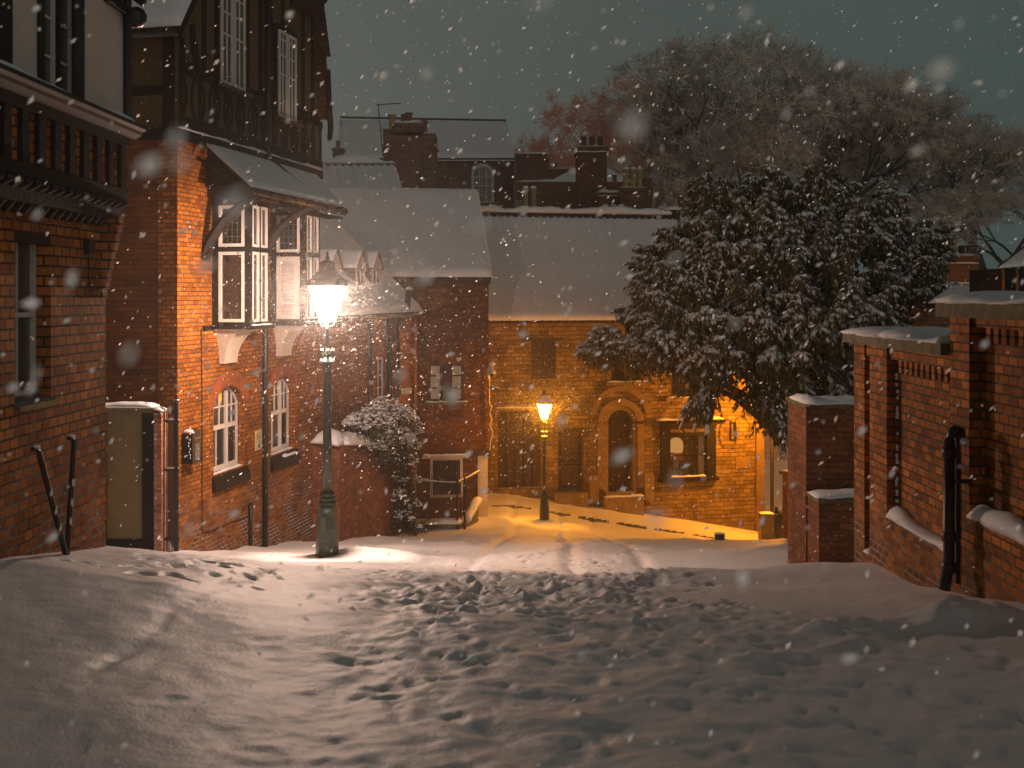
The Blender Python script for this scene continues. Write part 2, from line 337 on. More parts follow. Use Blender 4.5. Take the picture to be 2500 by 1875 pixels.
def snow_roof(mb, p00, p10, p11, p01, th=0.09, nu=40, nv=16, amp=0.03, tile=0.0, tamp=0.0, seed=0, dents=0):
    """p00-p10 eave, p01-p11 ridge. slab of snow on a sloping roof with rounded edges"""
    p00, p10, p11, p01 = map(Vector, (p00, p10, p11, p01)); nrm = (p10 - p00).cross(p01 - p00).normalized()
    if nrm.z < 0: nrm = -nrm
    Lu = (p10 - p00).length; Lv = (p01 - p00).length; pts = []
    for j in range(nv + 1):
        for i in range(nu + 1):
            u, v = i / nu, j / nv; p = (p00 * (1 - u) + p10 * u) * (1 - v) + (p01 * (1 - u) + p11 * u) * v
            e = min(u * Lu, (1 - u) * Lu, v * Lv, (1 - v) * Lv); ed = min(1, e / 0.16 + 0.25)
            h = th * ed + amp * float(fbm(u * Lu, v * Lv, 0.8, 4, seed)) * min(1, e / 0.2)
            if tile: h += tamp * math.cos(2 * math.pi * u * Lu / tile) * (0.6 + 1.6 * max(0, float(vn(u * Lu, v * Lv, 0.7, seed + 3)) + .2)) * (1.6 if v > 0.88 else 0.55 if v > .3 else .4)
            pts.append(p + nrm * max(0.012, h))
    m = (nu + 1) * (nv + 1); f = [(j * (nu + 1) + i, j * (nu + 1) + i + 1, (j + 1) * (nu + 1) + i + 1, (j + 1) * (nu + 1) + i) for j in range(nv) for i in range(nu)]
    # skirt
    brd = [i for i in range(nu + 1)] + [j * (nu + 1) + nu for j in range(1, nv + 1)] + [nv * (nu + 1) + i for i in range(nu - 1, -1, -1)] + [j * (nu + 1) for j in range(nv - 1, 0, -1)]
    base = [pts[i] - nrm * ((pts[i] - pts[i]).length + 0.035) for i in brd]
    k = len(brd); f += [(brd[i], m + i, m + (i + 1) % k, brd[(i + 1) % k]) for i in range(k)]
    return mb.add(pts + base, f)
# window: a frame mesh with pane and bars as its children
def window(F, parent, x0, x1, z0, z1, y=0.1, t=0.05, cols=2, rows=3, mat=None, pane=None, bar=0.02, rail=None, sill=None, frame_d=0.05, snow=False, sillmat=None):
    mat = mat or WHITE; pane = pane or GLASS
    fr = MB(F).ring(x0, x1, z0, z1, y, y + frame_d, t).build('window', mat, parent)
    MB(F).box(x0 + t, x1 - t, y + frame_d * 0.6, y + frame_d * 0.75, z0 + t, z1 - t).build('pane', pane, fr)
    b = MB(F); nb = 0
    for i in range(1, cols): x = x0 + (x1 - x0) * i / cols; b.box(x - bar / 2, x + bar / 2, y + 0.012, y + frame_d * 0.58, z0 + t, z1 - t); nb = 1
    for j in range(1, rows): z = z0 + (z1 - z0) * j / rows; b.box(x0 + t, x1 - t, y + 0.014, y + frame_d * 0.58, z - bar / 2, z + bar / 2); nb = 1
    if rail: z = z0 + (z1 - z0) * rail; b.box(x0 + t, x1 - t, y - 0.006, y + frame_d * 0.59, z - t / 2, z + t / 2); nb = 1
    if nb: b.build('glazing_bars', mat, fr)
    if sill: MB(F).box(x0 - 0.06, x1 + 0.06, -sill, y + 0.01, z0 - 0.08, z0 - 0.003).build('sill', sillmat or mat, fr)
    if snow:
        s = MB(F); snow_strip(s, (x0 - 0.03, -sill * 0.3, z0 - 0.003), (x1 + 0.03, -sill * 0.3, z0 - 0.003), sill * 1.1 + 0.03, 0.035, (0, 1, 0), 0.06, 0.01, seed=x0); s.build('sill_snow', SNOW, fr, True)
    return fr
# ------------------------------------------------------------------ ground
def sstep(x, a, b):
    t = np.clip((np.asarray(x, float) - a) / (b - a), 0, 1); return t * t * (3 - 2 * t)
CP = ([-8, 0, 4, 6.9, 8.6, 11, 12.8, 15, 16.3, 20, 25, 34, 40, 52, 60, 75, 200], [-1.7, -1.80, -1.86, -2.18, -2.52, -3.0, -3.50, -3.93, -4.17, -4.9, -5.92, -7.28, -7.7, -6.5, -3, 1.5, 4])
def ground_base(X, Y):
    X = np.asarray(X, float); Y = np.asarray(Y, float)
    z = np.interp(Y, *CP)
    a = np.interp(Y, [0, 4, 6.9, 8.6, 12, 16], [0.0, 0.1, 0.36, 0.34, 0.12, 0])
    z = z + a * np.clip((-X - 0.9) / 2.5, 0, 1.1)
    z = z + 0.05 * sstep(-X, 1.90 , 2.36) * sstep(Y, 3.0, 7.5) * (1 - sstep(Y, 9, 11.5))          # kerb of the left pavement
    z = z + 0.07 * sstep(X, 2.3, 3.3) * (1 - sstep(Y, 13, 18))
    gf = -7.43 - 0.19 * (np.clip(X, -0.2, 14) - 1.09) - 0.055 * (np.clip(Y, 24, 37) - 37)
    w = sstep(Y, 24, 34) * (1 - sstep(Y, 41, 52))
    z = z * (1 - w) + gf * w
    z = z + 0.03 * sstep(Y, 36.0 + 0.2 * (X + .8) - 1.9, 36.0 + 0.2 * (X + .8) - 1.75) * (1 - sstep(Y, 40, 44))  # pavement in front of the stone house
    return z
def g1(x, y): return float(ground_base(x, y))
def build_ground():
    ys = [-6, -3, -1, 0.5, 1.5, 2.2, 2.8]; y = 3.2
    while y < 60: ys.append(y); y += 0.026 + max(0, y - 5) * 0.0035 + (0 if y < 16 else (y - 16) * 0.012)
    ys += [62, 66, 72, 80, 95, 120, 170, 260, 400]
    xs = [0.0]; x = 0
    while x < 16: x += 0.028 + max(0, x - 3.0) * 0.03; xs.append(x)
    xs += [20, 28, 40, 70, 120, 250]; xs = sorted([-v for v in xs[1:]] + xs)
    X, Y = np.meshgrid(np.array(xs), np.array(ys)); Z = ground_base(X, Y)
    rs = np.random.RandomState(11); near = (Y > 2.5) & (Y < 36) & (abs(X) < 9)
    # soft undulation and fine crust
    Z += 0.05 * fbm(X, Y, 0.5, 3, 1) + 0.010 * fbm(X, Y, 3.0, 3, 2) * sstep(Y, 2, 4)
    # trodden path: lumps and pits
    path = np.interp(Y, [3, 5, 6.5, 8.5, 10, 11.5, 14, 20, 30], [1.0, .7, .45, .1, 0.15, .1, 0.0, -.2, .3])
    wdt = np.interp(Y, [3, 5, 6.5, 8.5, 10, 11.5, 14, 20, 30], [2.5, 2.3, 1.9, 1.5, 1.6, 1.7, 1.5, 1.6, 2.2])
    q = abs(X - path + 0.5 * fbm(X, Y, 0.9, 3, 5)) / wdt
    m = 1 - sstep(q, 0.65, 1.05)
    cl = fbm(X, Y, 2.6, 5, 9); cl2 = fbm(X * 1.0, Y, 7.0, 4, 14); pits = fbm(X, Y * 1.2, 3.4, 3, 33)
    mm = m * np.interp(Y, [3, 6, 8.5, 10, 12, 14, 20, 36], [.8, 1, 1.15, 1.2, .6, .4, .35, .35])
    am = np.interp(Y, [3, 5, 7, 8.2, 9, 12], [.35, .42, .65, 1.0, 1.2, 1.0])
    Z += mm * am * (0.045 * np.maximum(-0.2, cl) + 0.042 * np.maximum(0, cl2 - .02) * 1.6 - 0.09 * np.maximum(0, pits - 0.08) - 0.012 + 0.030 * np.maximum(0, fbm(X, Y, 13, 3, 17)) + .012 * fbm(X, Y, 24, 2, 19))
    # separate footprints with a raised rim
    WN = 0.9 * fbm(X, Y, 5.0, 3, 90)
    def dent(cx, cy, a, lx, ly, dp, rim=0.3):
        dx = X - cx; dy = Y - cy; c, s = math.cos(a), math.sin(a)
        r = np.sqrt(((dx * c + dy * s) / lx) ** 2 + ((-dx * s + dy * c) / ly) ** 2) * (1 + WN)
        sel = r < 2.2
        Z[sel] += (-dp * (1 - sstep(r[sel], 0.6, 1.1)) + dp * rim * np.exp(-((r[sel] - 1.3) / 0.22) ** 2))
    for k in range(520):
        cy = 3.4 + 14 * rs.rand() ** 1.3; pc = np.interp(cy, [3, 5, 8.5, 12], [1.0, .6, .1, .1]); wd = np.interp(cy, [3, 6, 9, 17], [2.9, 2.5, 1.9, 1.7])
        cx = pc + wd * (rs.rand() * 2 - 1)
        dent(cx, cy, rs.normal(0, .5) + 0.1, 0.035 + .025 * rs.rand(), 0.06 + 0.06 * rs.rand(), (0.014 + 0.022 * rs.rand()) * (.55 if cy < 7 else 1.3), 0.1) if not (cx < -.7 and cy < 9) else None
    for cx, cy in [(-1.0, 6.35), (-1.45, 6.0), (-1.3, 5.65), (-0.55, 5.5), (-.45, 5.9), (-.75, 7.2), (-.9, 5.0), (-0.3, 6.9), (-1.6, 4.8)]: dent(cx, cy, rs.normal(0, .7), 0.06, 0.09, 0.008, 0.1)
    for k in range(26): dent(-2.65 + rs.normal(0, .38), 7.2 + rs.rand() * 2.0, rs.rand() * 3, 0.04, 0.09, 0.03, 0.2)
    for k in range(60):  # thrown lumps
        cx = -3 + 6.5 * rs.rand(); cy = 6.5 + 7 * rs.rand(); dent(cx, cy, rs.rand() * 3, 0.015 + .02 * rs.rand(), 0.02 + .02 * rs.rand(), -0.015 - .02 * rs.rand(), 0)
    lm = np.exp(-((X + 2.75) / .55) ** 2 - ((Y - 8.3) / 1.0) ** 2); Z += lm * (.035 * np.maximum(0, fbm(X, Y, 6, 4, 80) - .02) - .03 * np.maximum(0, fbm(X, Y, 3.5, 3, 81) - .12) + .02 * np.maximum(0, fbm(X, Y, 13, 3, 82)))
    Z += (0.016 * fbm(X, Y, 2.0, 4, 83) + .005 * fbm(X, Y, 9, 3, 84)) * sstep(Y, 2.5, 4) * (1 - sstep(Y, 14, 18))
    # kerb edge crumbling
    kx = -2.10 + 0.10 * fbm(X * 0, Y, 1.2, 3, 21); Z += -0.008 * np.exp(-((X - kx - .03) / 0.05) ** 2) * sstep(Y, 4, 5.2) * (1 - sstep(Y, 8.5, 9.8)) * (1 + 3.5 * fbm(X, Y, 7, 3, 22))
    # ploughed heap on the right and a shallow terrace edge
    hx = X - 2.45; hy = Y - (6.55 + 0.12 * hx)
    Z += 0.085 * np.exp(-(hy / 0.20) ** 2) * sstep(X, 1.3, 2.3) * (0.75 + 1.4 * fbm(X, Y, 3.2, 5, 40)) * (1 - sstep(X, 4, 5))
    Z += 0.11 * np.exp(-((X - 2.82) / 0.16) ** 2 - ((Y - 6.5) / 0.14) ** 2) * (1 + 0.7 * fbm(X, Y, 6, 3, 41))
    Z += 0.035 * np.exp(-(((Y - 5.9 - 0.5 * (X - 1.6)) / 0.1) ** 2)) * sstep(X, 1.0, 1.5) * (1 - sstep(X, 2.0, 2.6))
    ly = 10.6 + 0.35 * fbm(X, Y * 0, 0.7, 2, 50); Z += 0.11 * (1 - sstep(Y, ly - .02, ly + 0.22)) * sstep(Y, 9.4, ly - .1) * sstep(X, 0.9, 1.6)
    # drift by the lamp base and along the left buildings
    Z += 0.12 * np.exp(-((X + 2.3) / 0.9) ** 2 - ((Y - 16.5) / 0.5) ** 2) * (1 + fbm(X, Y, 1.5, 3, 60)) * (1 - np.exp(-(((X + 2.94) / .16) ** 2 + ((Y - 16.3) / .16) ** 2)))
    Z += 0.16 * np.exp(-((X + 5.1) / 0.6) ** 2 - ((Y - 15.8) / 0.5) ** 2) + 0.35 * np.exp(-((X + 5.55) / 0.16) ** 2 - ((Y - 16.2) / 0.3) ** 2)
    # faint wheel ruts further down the hill
    for c in (-0.6, 0.9, 2.0): Z -= 0.06 * np.exp(-((X - c - 0.04 * (Y - 15) - .2 * fbm(X * 0, Y, .3, 2, 70)) / 0.13) ** 2) * sstep(Y, 12, 15) * (1 - sstep(Y, 34, 38)) * (1 + fbm(X, Y, 2, 3, 71))
    Z += sstep(Y, 15, 18) * (1 - sstep(Y, 37, 39)) * (0.10 * np.maximum(0, fbm(X, Y, 1.1, 4, 75)) + .07 * fbm(X, Y, .5, 3, 76))
    nx, ny = len(xs), len(ys); V = np.stack([X.ravel(), Y.ravel(), Z.ravel()], 1)
    i = np.arange(nx - 1); j = np.arange(ny - 1); I, J = np.meshgrid(i, j); a = (J * nx + I).ravel()
    F = np.stack([a, a + 1, a + nx + 1, a + nx], 1)
    me = bpy.data.meshes.new('snowy_ground'); me.vertices.add(len(V)); me.vertices.foreach_set('co', V.ravel())
    me.loops.add(F.size); me.loops.foreach_set('vertex_index', F.ravel()); me.polygons.add(len(F))
    me.polygons.foreach_set('loop_start', np.arange(len(F)) * 4); me.polygons.foreach_set('loop_total', np.full(len(F), 4))
    me.polygons.foreach_set('use_smooth', np.full(len(F), True)); me.update(); me.validate(); me.materials.append(SNOW)
    o = bpy.data.objects.new('snowy_ground', me); S.collection.objects.link(o); o['kind'] = 'structure'; FRM[o.name] = Matrix()
    print('ground', nx, ny)
build_ground()

# ------------------------------------------------------------------ left near building (A)
FA = Frame(PX(258, 8.6), 8.6, 0.02, 1.0)          # x<0 comes towards the camera
def build_A():
    t = thing('corner_house', 'nearest house on the left, dark timbered white upper storey over snow flecked red brick', 'house', (-3.9, 7, g1(-3.6, 7)))
    wu0, wu1 = FA.u(36), FA.u(124); zt, zb = 0.60, -0.72; zb = FA.uz(124, 975)[1]; zt = FA.uz(124, 545)[1]
    mb = MB(FA).wall(-6.5, 0, -2.7, 0.62, 0.35, [(wu0, wu1, zb, zt)], 0.16)
    wall = mb.build('brick_wall', BR_A, t)
    # corbelled end of the wall under the jetty
    mb = MB(FA)
    for k in range(9):
        z = -.02 + 0.0755 * k; mb.box(-0.10, 0.0, -0.02 - 0.017 * k, 0.002, z, z + 0.0755 - 0.002)
    mb.build('stepped_corbel', BR_A, t)
    MB(FA).box(-6.5, -0.003, -0.018, -0.002, 0.46, 0.54).build('string_course', BR_A, t)
    # window deep in its reveal
    w = window(FA, t, wu0 + 0.01, wu1 - 0.012, zb + 0.05, zt - 0.02, 0.105, 0.035, 2, 1, rail=0.47, pane=GLASS2, bar=0.02)
    MB(FA).box(wu0 + .002, wu1 - .002, 0.0, 0.15, zt - 0.16, zt - 0.002).build('window_head', TIMBER, w)
    s = MB(FA); s.hexa([(wu0 - .02, -0.05, zb - .03), (wu1 + .0, -0.05, zb - .03), (wu1, 0.10, zb), (wu0 - .02, 0.10, zb), (wu0 - .02, -0.05, zb + .005), (wu1, -0.05, zb + .005), (wu1, 0.10, zb + .05), (wu0 - .02, .10, zb + .05)]); s.build('sloping_sill', LEAD, w)
    s = MB(FA).box(wu0 - .02, wu1, -0.056, -0.0502, zb - .03, zb + .004); s.build('sill_edge', POT_Y, w)
    # jettied storey
    j = -0.15
    MB(FA).box(-6.5, 0.0, j + 0.01, 0.3, 0.83, 1.26).build('jetty_brick', BR_A, t)
    tm = MB(FA)
    tm.box(-6.5, 0.012, j - 0.03, j + 0.009, 0.80, 0.89)
    x = -0.06
    while x > -6.4: tm.box(x - 0.05, x + 0.045, j - 0.028, j + 0.009, 0.892, 1.25); x -= 0.235
    tm.box(-6.5, 0.02, j - 0.045, j + 0.009, 1.252, 1.33)
    tm.box(-6.5, 0.0, j + 0.012, 0.36, 0.64, 0.795)
    tm.build('timber_frame', TIMBER, t)
    # scrolled brackets
    x = -0.06; k = 0
    while x > -4.5:
        path = [FA.pt(x, 0.0, 0.60), FA.pt(x, -0.035, 0.61), FA.pt(x, -0.065, 0.645), FA.pt(x, -0.085, 0.70), FA.pt(x, -0.125, 0.745), FA.pt(x, -0.175, 0.765), FA.pt(x, -0.195, 0.79)]
        MB().tube(path, [0.034, 0.034, 0.030, 0.026, 0.026, 0.026, 0.03], 8).build('bracket', IRON if k % 1 else GUTTER_B, t, True); x -= 0.125; k += 1
    # moulded gutter
    g = MB(FA)
    prof = [(0, 1.325), (-0.06, 1.325), (-0.115, 1.36), (-0.125, 1.385), (-0.155, 1.405), (-0.16, 1.435), (-0.11, 1.44), (0, 1.45)]
    g.prism([(-6.5, j + 0.0 + a, z) for a, z in prof], (6.5 + 0.11, 0, 0)); g.build('moulded_gutter', GUTTER_B, t)
    s = MB(FA); snow_strip(s, (-6.5, j - 0.04, 1.452), (0.10, j - 0.04, 1.452), 0.09, 0.03, (0, 1, 0), 0.1, 0, 3); s.build('gutter_snow', SNOW, t, True)
    # white upper storey with window
    a, b = FA.u(103, j), FA.u(188, j)
    zz0 = FA.uz(188, 262, j)[1]
    MBm = MB(FA); MBm.M = FA.M @ Matrix.Translation((0, j, 0))
    MBm.wall(-6.5, 0, 1.45, 4.2, 0.3, [(a, b, zz0, 3.6)], 0.08); MBm.build('white_render', RENDER, t)
    FJ = Frame(FA.o[0] + FA.d[1] * 0.15, FA.o[1] - FA.d[0] * .15, *FA.d)
    tb = MB(FJ)
    for (p, q, w_) in ((0, 24, .02), (90, 103, .02), (175, 199, .025), (300, 313, .03)):
        u0, u1 = FJ.u(p) if p else -6.5, FJ.u(q); tb.box(u0, u1, -w_, -0.002, 1.455, 4.2)
    tb.build('timber_post', TIMBER, t)
    mid = (a + b) / 2
    for (x0, x1) in ((a + .01, mid - 0.012), (mid + 0.012, b - .01)):
        window(FJ, t, x0, x1, zz0 + 0.02, 3.4, 0.03, 0.018, 1, 7, pane=GLASS2, bar=0.018)
    MB(FJ).box(mid - 0.0115, mid + 0.0115, 0.0, 0.07, zz0, 3.5).build('mullion', TIMBER, t)
    # end wall with dark timber, and the eave end with a round iron cap at the top
    MB(FA).box(-6.5, -0.001, 0.361, 4.5, -2.7, 4.2).build('end_wall', BR_D, t)
    e = MB(FA); e.tube([FA.M.inverted() @ Vector(P(352, 8, 8.5)), FA.M.inverted() @ Vector(P(300, -30, 8.5)), FA.M.inverted() @ Vector(P(240, -60, 8.3))], 0.035, 8); e.build('eave_gutter', GUTTER_B, t, True)
    e = MB(); c = P(333, 42, 8.55); e.lathe(c, [(0.0, -0.085), (0.05, -0.075), (0.08, -0.03), (0.085, 0.02), (0.06, 0.065), (0.02, 0.085), (0.0, 0.09)], 18); e.build('eave_finial', IRON, t, True)
    e = MB(FA).box(-0.4, 0.03, -0.22, 0.02, 2.36, 2.42); e.build('eave_beam', TIMBER, t)
    # cable on the wall
    c = MB().tube([FA.pt(FA.u(218), -.012, FA.uz(218, 575)[1]), FA.pt(FA.u(213), -.012, FA.uz(213, 620)[1]), FA.pt(FA.u(213), -.012, FA.uz(213, 690)[1]), FA.pt(FA.u(222), -.012, FA.uz(222, 712)[1]), FA.pt(FA.u(240), -.012, FA.uz(240, 705)[1]), FA.pt(-0.01, -0.012, FA.uz(257, 708)[1])], 0.006, 5); c.build('cable', IRON, t)
    MB(FA).box(FA.u(203), FA.u(215), -0.05, -0.002, FA.uz(208, 620)[1], FA.uz(208, 585)[1]).build('junction_box', IRON, t)
GUTTER_B = plain('glossy_black_gutter', (0.014, 0.011, 0.009), 0.28, 0.3, 10, spec=0.3)
build_A()
def pole(name, label, top, bot, Y, Yt):
    a = P(*bot, Y); b = P(*top, Yt); d = (b - a); t = thing(name, label, 'pipe', tuple(a), 0, 'two black poles leaning on the brick wall')
    a = a - d * 0.08
    m = MB().tube([a, a + d * 0.5, b, b + Vector((-0.018, -0.01, 0.028)), b + Vector((-0.045, -0.02, 0.03))], [0.021, 0.021, 0.02, 0.02, 0.018], 10); m.build('tube', IRON, t, True)
    s = MB(); s.lathe(b + Vector((-0.02, 0, 0.035)), [(0.0, -.01), (0.028, -0.008), (0.024, 0.012), (0.0, 0.022)], 10); s.build('snow_cap', SNOW, t, True)
    for f in (.35, .52, .7): s = MB(); s.lathe(a + d * f + Vector((0.014, -0.006, 0)), [(0, -.03), (.009, -.02), (.012, 0.0), (.008, .03), (0, .04)], 8); s.build('clinging_snow', SNOW, t, True)
pole('leaning_pole', 'black pole leaning left against the near brick wall, shorter arm of the V', (95, 1105), (160, 1352), 7.62, 7.22)
pole('leaning_pole', 'black pole standing almost upright by the brick wall, taller arm of the V', (181, 1078), (164, 1348), 7.68, 7.78)

# ------------------------------------------------------------------ yard wall, board and gate between A and B
def build_gate():
    Y = 15.6; F = Frame(0, Y, 1, 0); x = lambda p: PX(p, Y); z = lambda p: PZ(p, Y); gb = g1(-5.5, Y) - 0.1
    t = thing('yard_wall', 'snow capped yard wall with an olive board panel beside the gate', 'wall', (x(320), Y, gb))
    MB(F).box(x(200), x(376), 0.0, 0.25, z(1008), z(995)).build('coping', COPING, t)
    MB(F).box(x(200), x(258), 0.0, 0.2, gb, z(1009)).build('brick_pier', BR_D, t)
    MB(F).box(x(258), x(346), 0.06, 0.10, z(1318), z(1009)).build('board_panel', BEIGE, t)
    MB(F).box(x(258), x(346), 0.02, 0.14, gb, z(1319)).build('dark_plinth', TIMBER, t)
    MB(F).box(x(346.5), x(378), 0.0, 0.3, gb, z(1009)).build('dark_post', TIMBER, t)
    MB(F).box(x(379), x(397), -0.06, 0.26, gb, z(1006)).build('end_pier', brickmat('brick_pier_flaky', (0.5, 0.2, 0.1), (0.3, 0.1, 0.05), (0.3, .28, .26), snowy=1.0), t)
    s = MB(F); snow_strip(s, (x(205), 0.1, z(995)), (x(377), 0.1, z(995)), 0.24, 0.07, (0, 1, 0), 0.08, 0.02, 5)
    snow_strip(s, (x(376), 0.09, z(1000)), (x(399), 0.09, z(1004)), 0.22, 0.05, (0, 1, 0), 0.04, 0.02, 6); s.build('snow_cap', SNOW, t, True)
    g = thing('iron_gate', 'tall black iron railing gate between the yard wall and brick house', 'gate', (x(415), Y + .1, gb))
    m = MB(F); n = 9
    for k in range(n):
        xx = x(400) + (x(431) - x(400)) * (k + 0.5) / n; m.box(xx - 0.007, xx + 0.007, 0.10, 0.114, gb + .1, z(1000) + 0.02 * math.sin(k * 2.1))
    m.build('bars', IRON, g)
    m = MB(F); [m.box(x(398), x(432), 0.09, 0.125, z(p) - 0.02, z(p) + 0.02) for p in (1030, 1150, 1320)]; m.build('rail', IRON, g)
    m = MB(F).box(x(421), x(430), 0.08, 0.14, gb, z(985)); m.build('gate_post', IRON, g)
    m = MB(F); c = (x(426), 0.11, z(985)); m.lathe(c, [(0.03, 0), (0.045, 0.03), (0.02, 0.05), (0.035, 0.07), (0, 0.1)], 8)
    for s_ in (-1, 1): m.tube([(x(415), 0.11, z(1010)), (x(415) + s_ * 0.05, 0.11, z(1000)), (x(415) + s_ * 0.06, 0.11, z(985)), (x(415) + s_ * .02, 0.11, z(982))], 0.01, 5)
    m.build('finial', IRON, g)
    s = MB(F); [snow_strip(s, (x(399), 0.107, z(p) + 0.02), (x(431), 0.107, z(p) + 0.02), 0.035, 0.022, (0, 1, 0), 0.04, 0.0, p) for p in (1030, 1150)]; snow_strip(s, (x(420), 0.11, z(980)), (x(431), 0.11, z(980)), .05, .04, (0, 1, 0), .03, 0, 3); s.build('snow', SNOW, g, True)
    # small low roof of the yard seen behind
build_gate()
# ------------------------------------------------------------------ half-timbered brick house (B)
FB = Frame(PX(433, 17), 17.0, 0.2149, 0.9766)
def sash_arched(F, t, x0, x1, z0, zs, rise, lit=False, y=0.13):
    """arched pair of sashes"""
    fr = MB(F); T = 0.045
    pts = arch(x0 + .002, x1 - .002, zs, rise - .003, 12); inn = arch(x0 + T, x1 - T, zs, rise - T, 12)
    for i in range(12): fr.hexa([(pts[i][0], y, pts[i][1]), (pts[i + 1][0], y, pts[i + 1][1]), (pts[i + 1][0], y + .05, pts[i + 1][1]), (pts[i][0], y + .05, pts[i][1]), (inn[i][0], y, inn[i][1]), (inn[i + 1][0], y, inn[i + 1][1]), (inn[i + 1][0], y + .05, inn[i + 1][1]), (inn[i][0], y + .05, inn[i][1])])
    fr.box(x0 + .002, x0 + T, y, y + .05, z0, zs); fr.box(x1 - T, x1 - .002, y, y + .05, z0, zs); fr.box(x0 + T, x1 - T, y, y + .05, z0, z0 + 0.09)
    w = fr.build('window', WHITE, t)
    split = x0 + (x1 - x0) * 0.62
    b = MB(F); b.box(split - 0.045, split - 0.012, y - .01, y + .045, z0 + .09, zs + rise * .75); b.box(split + 0.012, split + 0.04, y - .01, y + .045, z0 + .09, zs + rise * .72)
    b.box(split - .0118, split + .0118, y - 0.02, y + .045, z0 + .01, zs + rise * .72); b.build('mullion', WHITE, w)
    bars = MB(F); zm = z0 + (zs + rise - z0) * 0.52
    bars.box(x0 + T, split - .046, y - .015, y + .035, zm - .04, zm + .04); bars.box(split + .041, x1 - T, y - .015, y + .035, zm - .04, zm + .04)
    def top(x):
        c = (x - (x0 + x1) / 2) / ((x1 - x0) / 2); return zs + rise * (1 - c * c) - 0.02
    for f in (0.2, 0.4): xx = x0 + (x1 - x0) * f; bars.box(xx - .012, xx + .012, y + .005, y + .03, zm + .04, top(xx))
    xx = (split + x1) / 2; bars.box(xx - .012, xx + .012, y + .005, y + .03, zm + .04, top(xx))
    bars.box(x0 + T, x1 - T, y + .006, y + .029, (zm + zs + rise) / 2 - .012, (zm + zs + rise) / 2 + .012)
    xx = x0 + (x1 - x0) * .3; bars.box(xx - .01, xx + .01, y + .005, y + .03, z0 + .09, zm - .04)
    bars.build('glazing_bars', WHITE, w)
    pn = MB(F); pn.poly([(x0 + T, y + .032, z0 + .05)] + [(p[0], y + .032, p[1]) for p in ([(x1 - T, z0 + .05)] + inn[::-1])]); pn.build('pane', CLEAR if lit else GLASS, w)
    return w
def build_B():
    t = thing('half_timbered_house', 'tall orange brick house with jettied dark timber gable, oriels and arched windows', 'house', (FB.o[0], 17, -4.3))
    h1 = (1.20, 2.36, -3.19, -1.99, 0.33); h2 = (3.50, 4.62, -3.19, -1.99, 0.33)
    MB(FB).wall(0, 5.92, -5.9, 2.6, 0.35, [h1, h2], 0.22).build('brick_wall', BR_B, t)
    # backing of the windows, second one with self-glowing walls for the room light
    MB(FB).box(1.1, 2.5, 0.36, 0.9, -3.3, -1.6).build('dark_room', DARKIN, t)
    for h, lit in ((h1, False), (h2, True)):
        w = sash_arched(FB, t, h[0] + .01, h[1] - .01, h[2] + .015, h[3], h[4], lit)
        # gauged brick arch
        a = MB(FB); o_ = arch(h[0] - .02, h[1] + .02, h[3] + .0, h[4] + .02, 16); o2 = arch(h[0] - .20, h[1] + .20, h[3] - 0.06, h[4] + .36, 16)
        for i in range(16): a.hexa([(o_[i][0], -.012, o_[i][1]), (o_[i + 1][0], -.012, o_[i + 1][1]), (o_[i + 1][0], -.001, o_[i + 1][1]), (o_[i][0], -.001, o_[i][1]), (o2[i][0], -.012, o2[i][1]), (o2[i + 1][0], -.012, o2[i + 1][1]), (o2[i + 1][0], -.001, o2[i + 1][1]), (o2[i][0], -.001, o2[i][1])])
        a.build('brick_arch', BR_A2, t)
        s = MB(FB); x0, x1, z = h[0] - .06, h[1] + .12, h[2]
        s.hexa([(x0, -.075, z - .30), (x1, -.075, z - .30), (x1, -.002, z - .30), (x0, -.002, z - .30), (x0, -.075, z - .16), (x1, -.075, z - .16), (x1, -.002, z - .02), (x0, -.002, z - .02)]); s.build('sloping_sill', TIMBER, w)
        s = MB(FB); snow_strip(s, (h[0] + .02, .07, z), (h[1] - .02, .07, z), .10, .03, (0, 1, 0), .06, 0, 2)
        if h is h2: snow_strip(s, (h[0] + .45, -.05, z - .09), (h[1] - .02, -.05, z - .09), .10, .05, (0, 1, 0), .05, 0, 4)
        s.build('sill_snow', SNOW, w, True)
    r = MB(FB); r.box(3.4, 4.7, 0.9, 0.92, -3.3, -1.55); r.build('glowing_back_wall', WARM, t)
    r = MB(FB); r.box(3.36, 3.4, .36, .9, -3.3, -1.55); r.build('room_side', DARKIN, t)
    MB(FB).box(4.7, 4.74, .36, .9, -3.3, -1.55).build('glowing_side_wall', WARM, t)
    r = MB(FB)
    for k in range(14): xx = 3.78 + k * .05; r.box(xx, xx + .045, .24 + .02 * (k % 2), .26 + .02 * (k % 2), -3.1, -2.45)
    r.build('curtain', RENDER, t)
    r = MB(FB)
    for k in range(5): r.lathe((3.62 + .05 * k, .5, -2.2 - .05 * (k % 2)), [(0, -.03), (.02, -.01), (.018, .02), (0, .05)], 6)
    r.build('chandelier', BULB, t)
    # brick side wall
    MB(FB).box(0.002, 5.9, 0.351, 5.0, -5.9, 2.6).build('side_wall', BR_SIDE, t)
    m = MB(FB); m.box(-0.06, 5.98, -0.06, 5.0, 2.6, 2.78); m.build('jetty_beam', TIMBER, t)
    s = MB(FB); snow_strip(s, (-0.05, -.06, 2.782), (5.95, -.06, 2.782), .07, .035, (0, 1, 0), .1, 0, 9); s.build('jetty_snow', SNOW, t, True)
    # upper storey : pebbledash panels behind dark timbers
    y0 = -0.02
    gp = [(0.0, 2.785), (6.0, 2.785), (6.0, 3.9), (5.72, 5.2), (5.72, 5.4), (5.35, 6.8), (3.1, 9.6), (0.0, 4.45)]
    m = MB(FB); m.prism([(x, y0, z) for x, z in gp], (0, 4.9, 0)); m.build('pebbledash_gable', PEBBLE, t)
    tb = MB(FB)
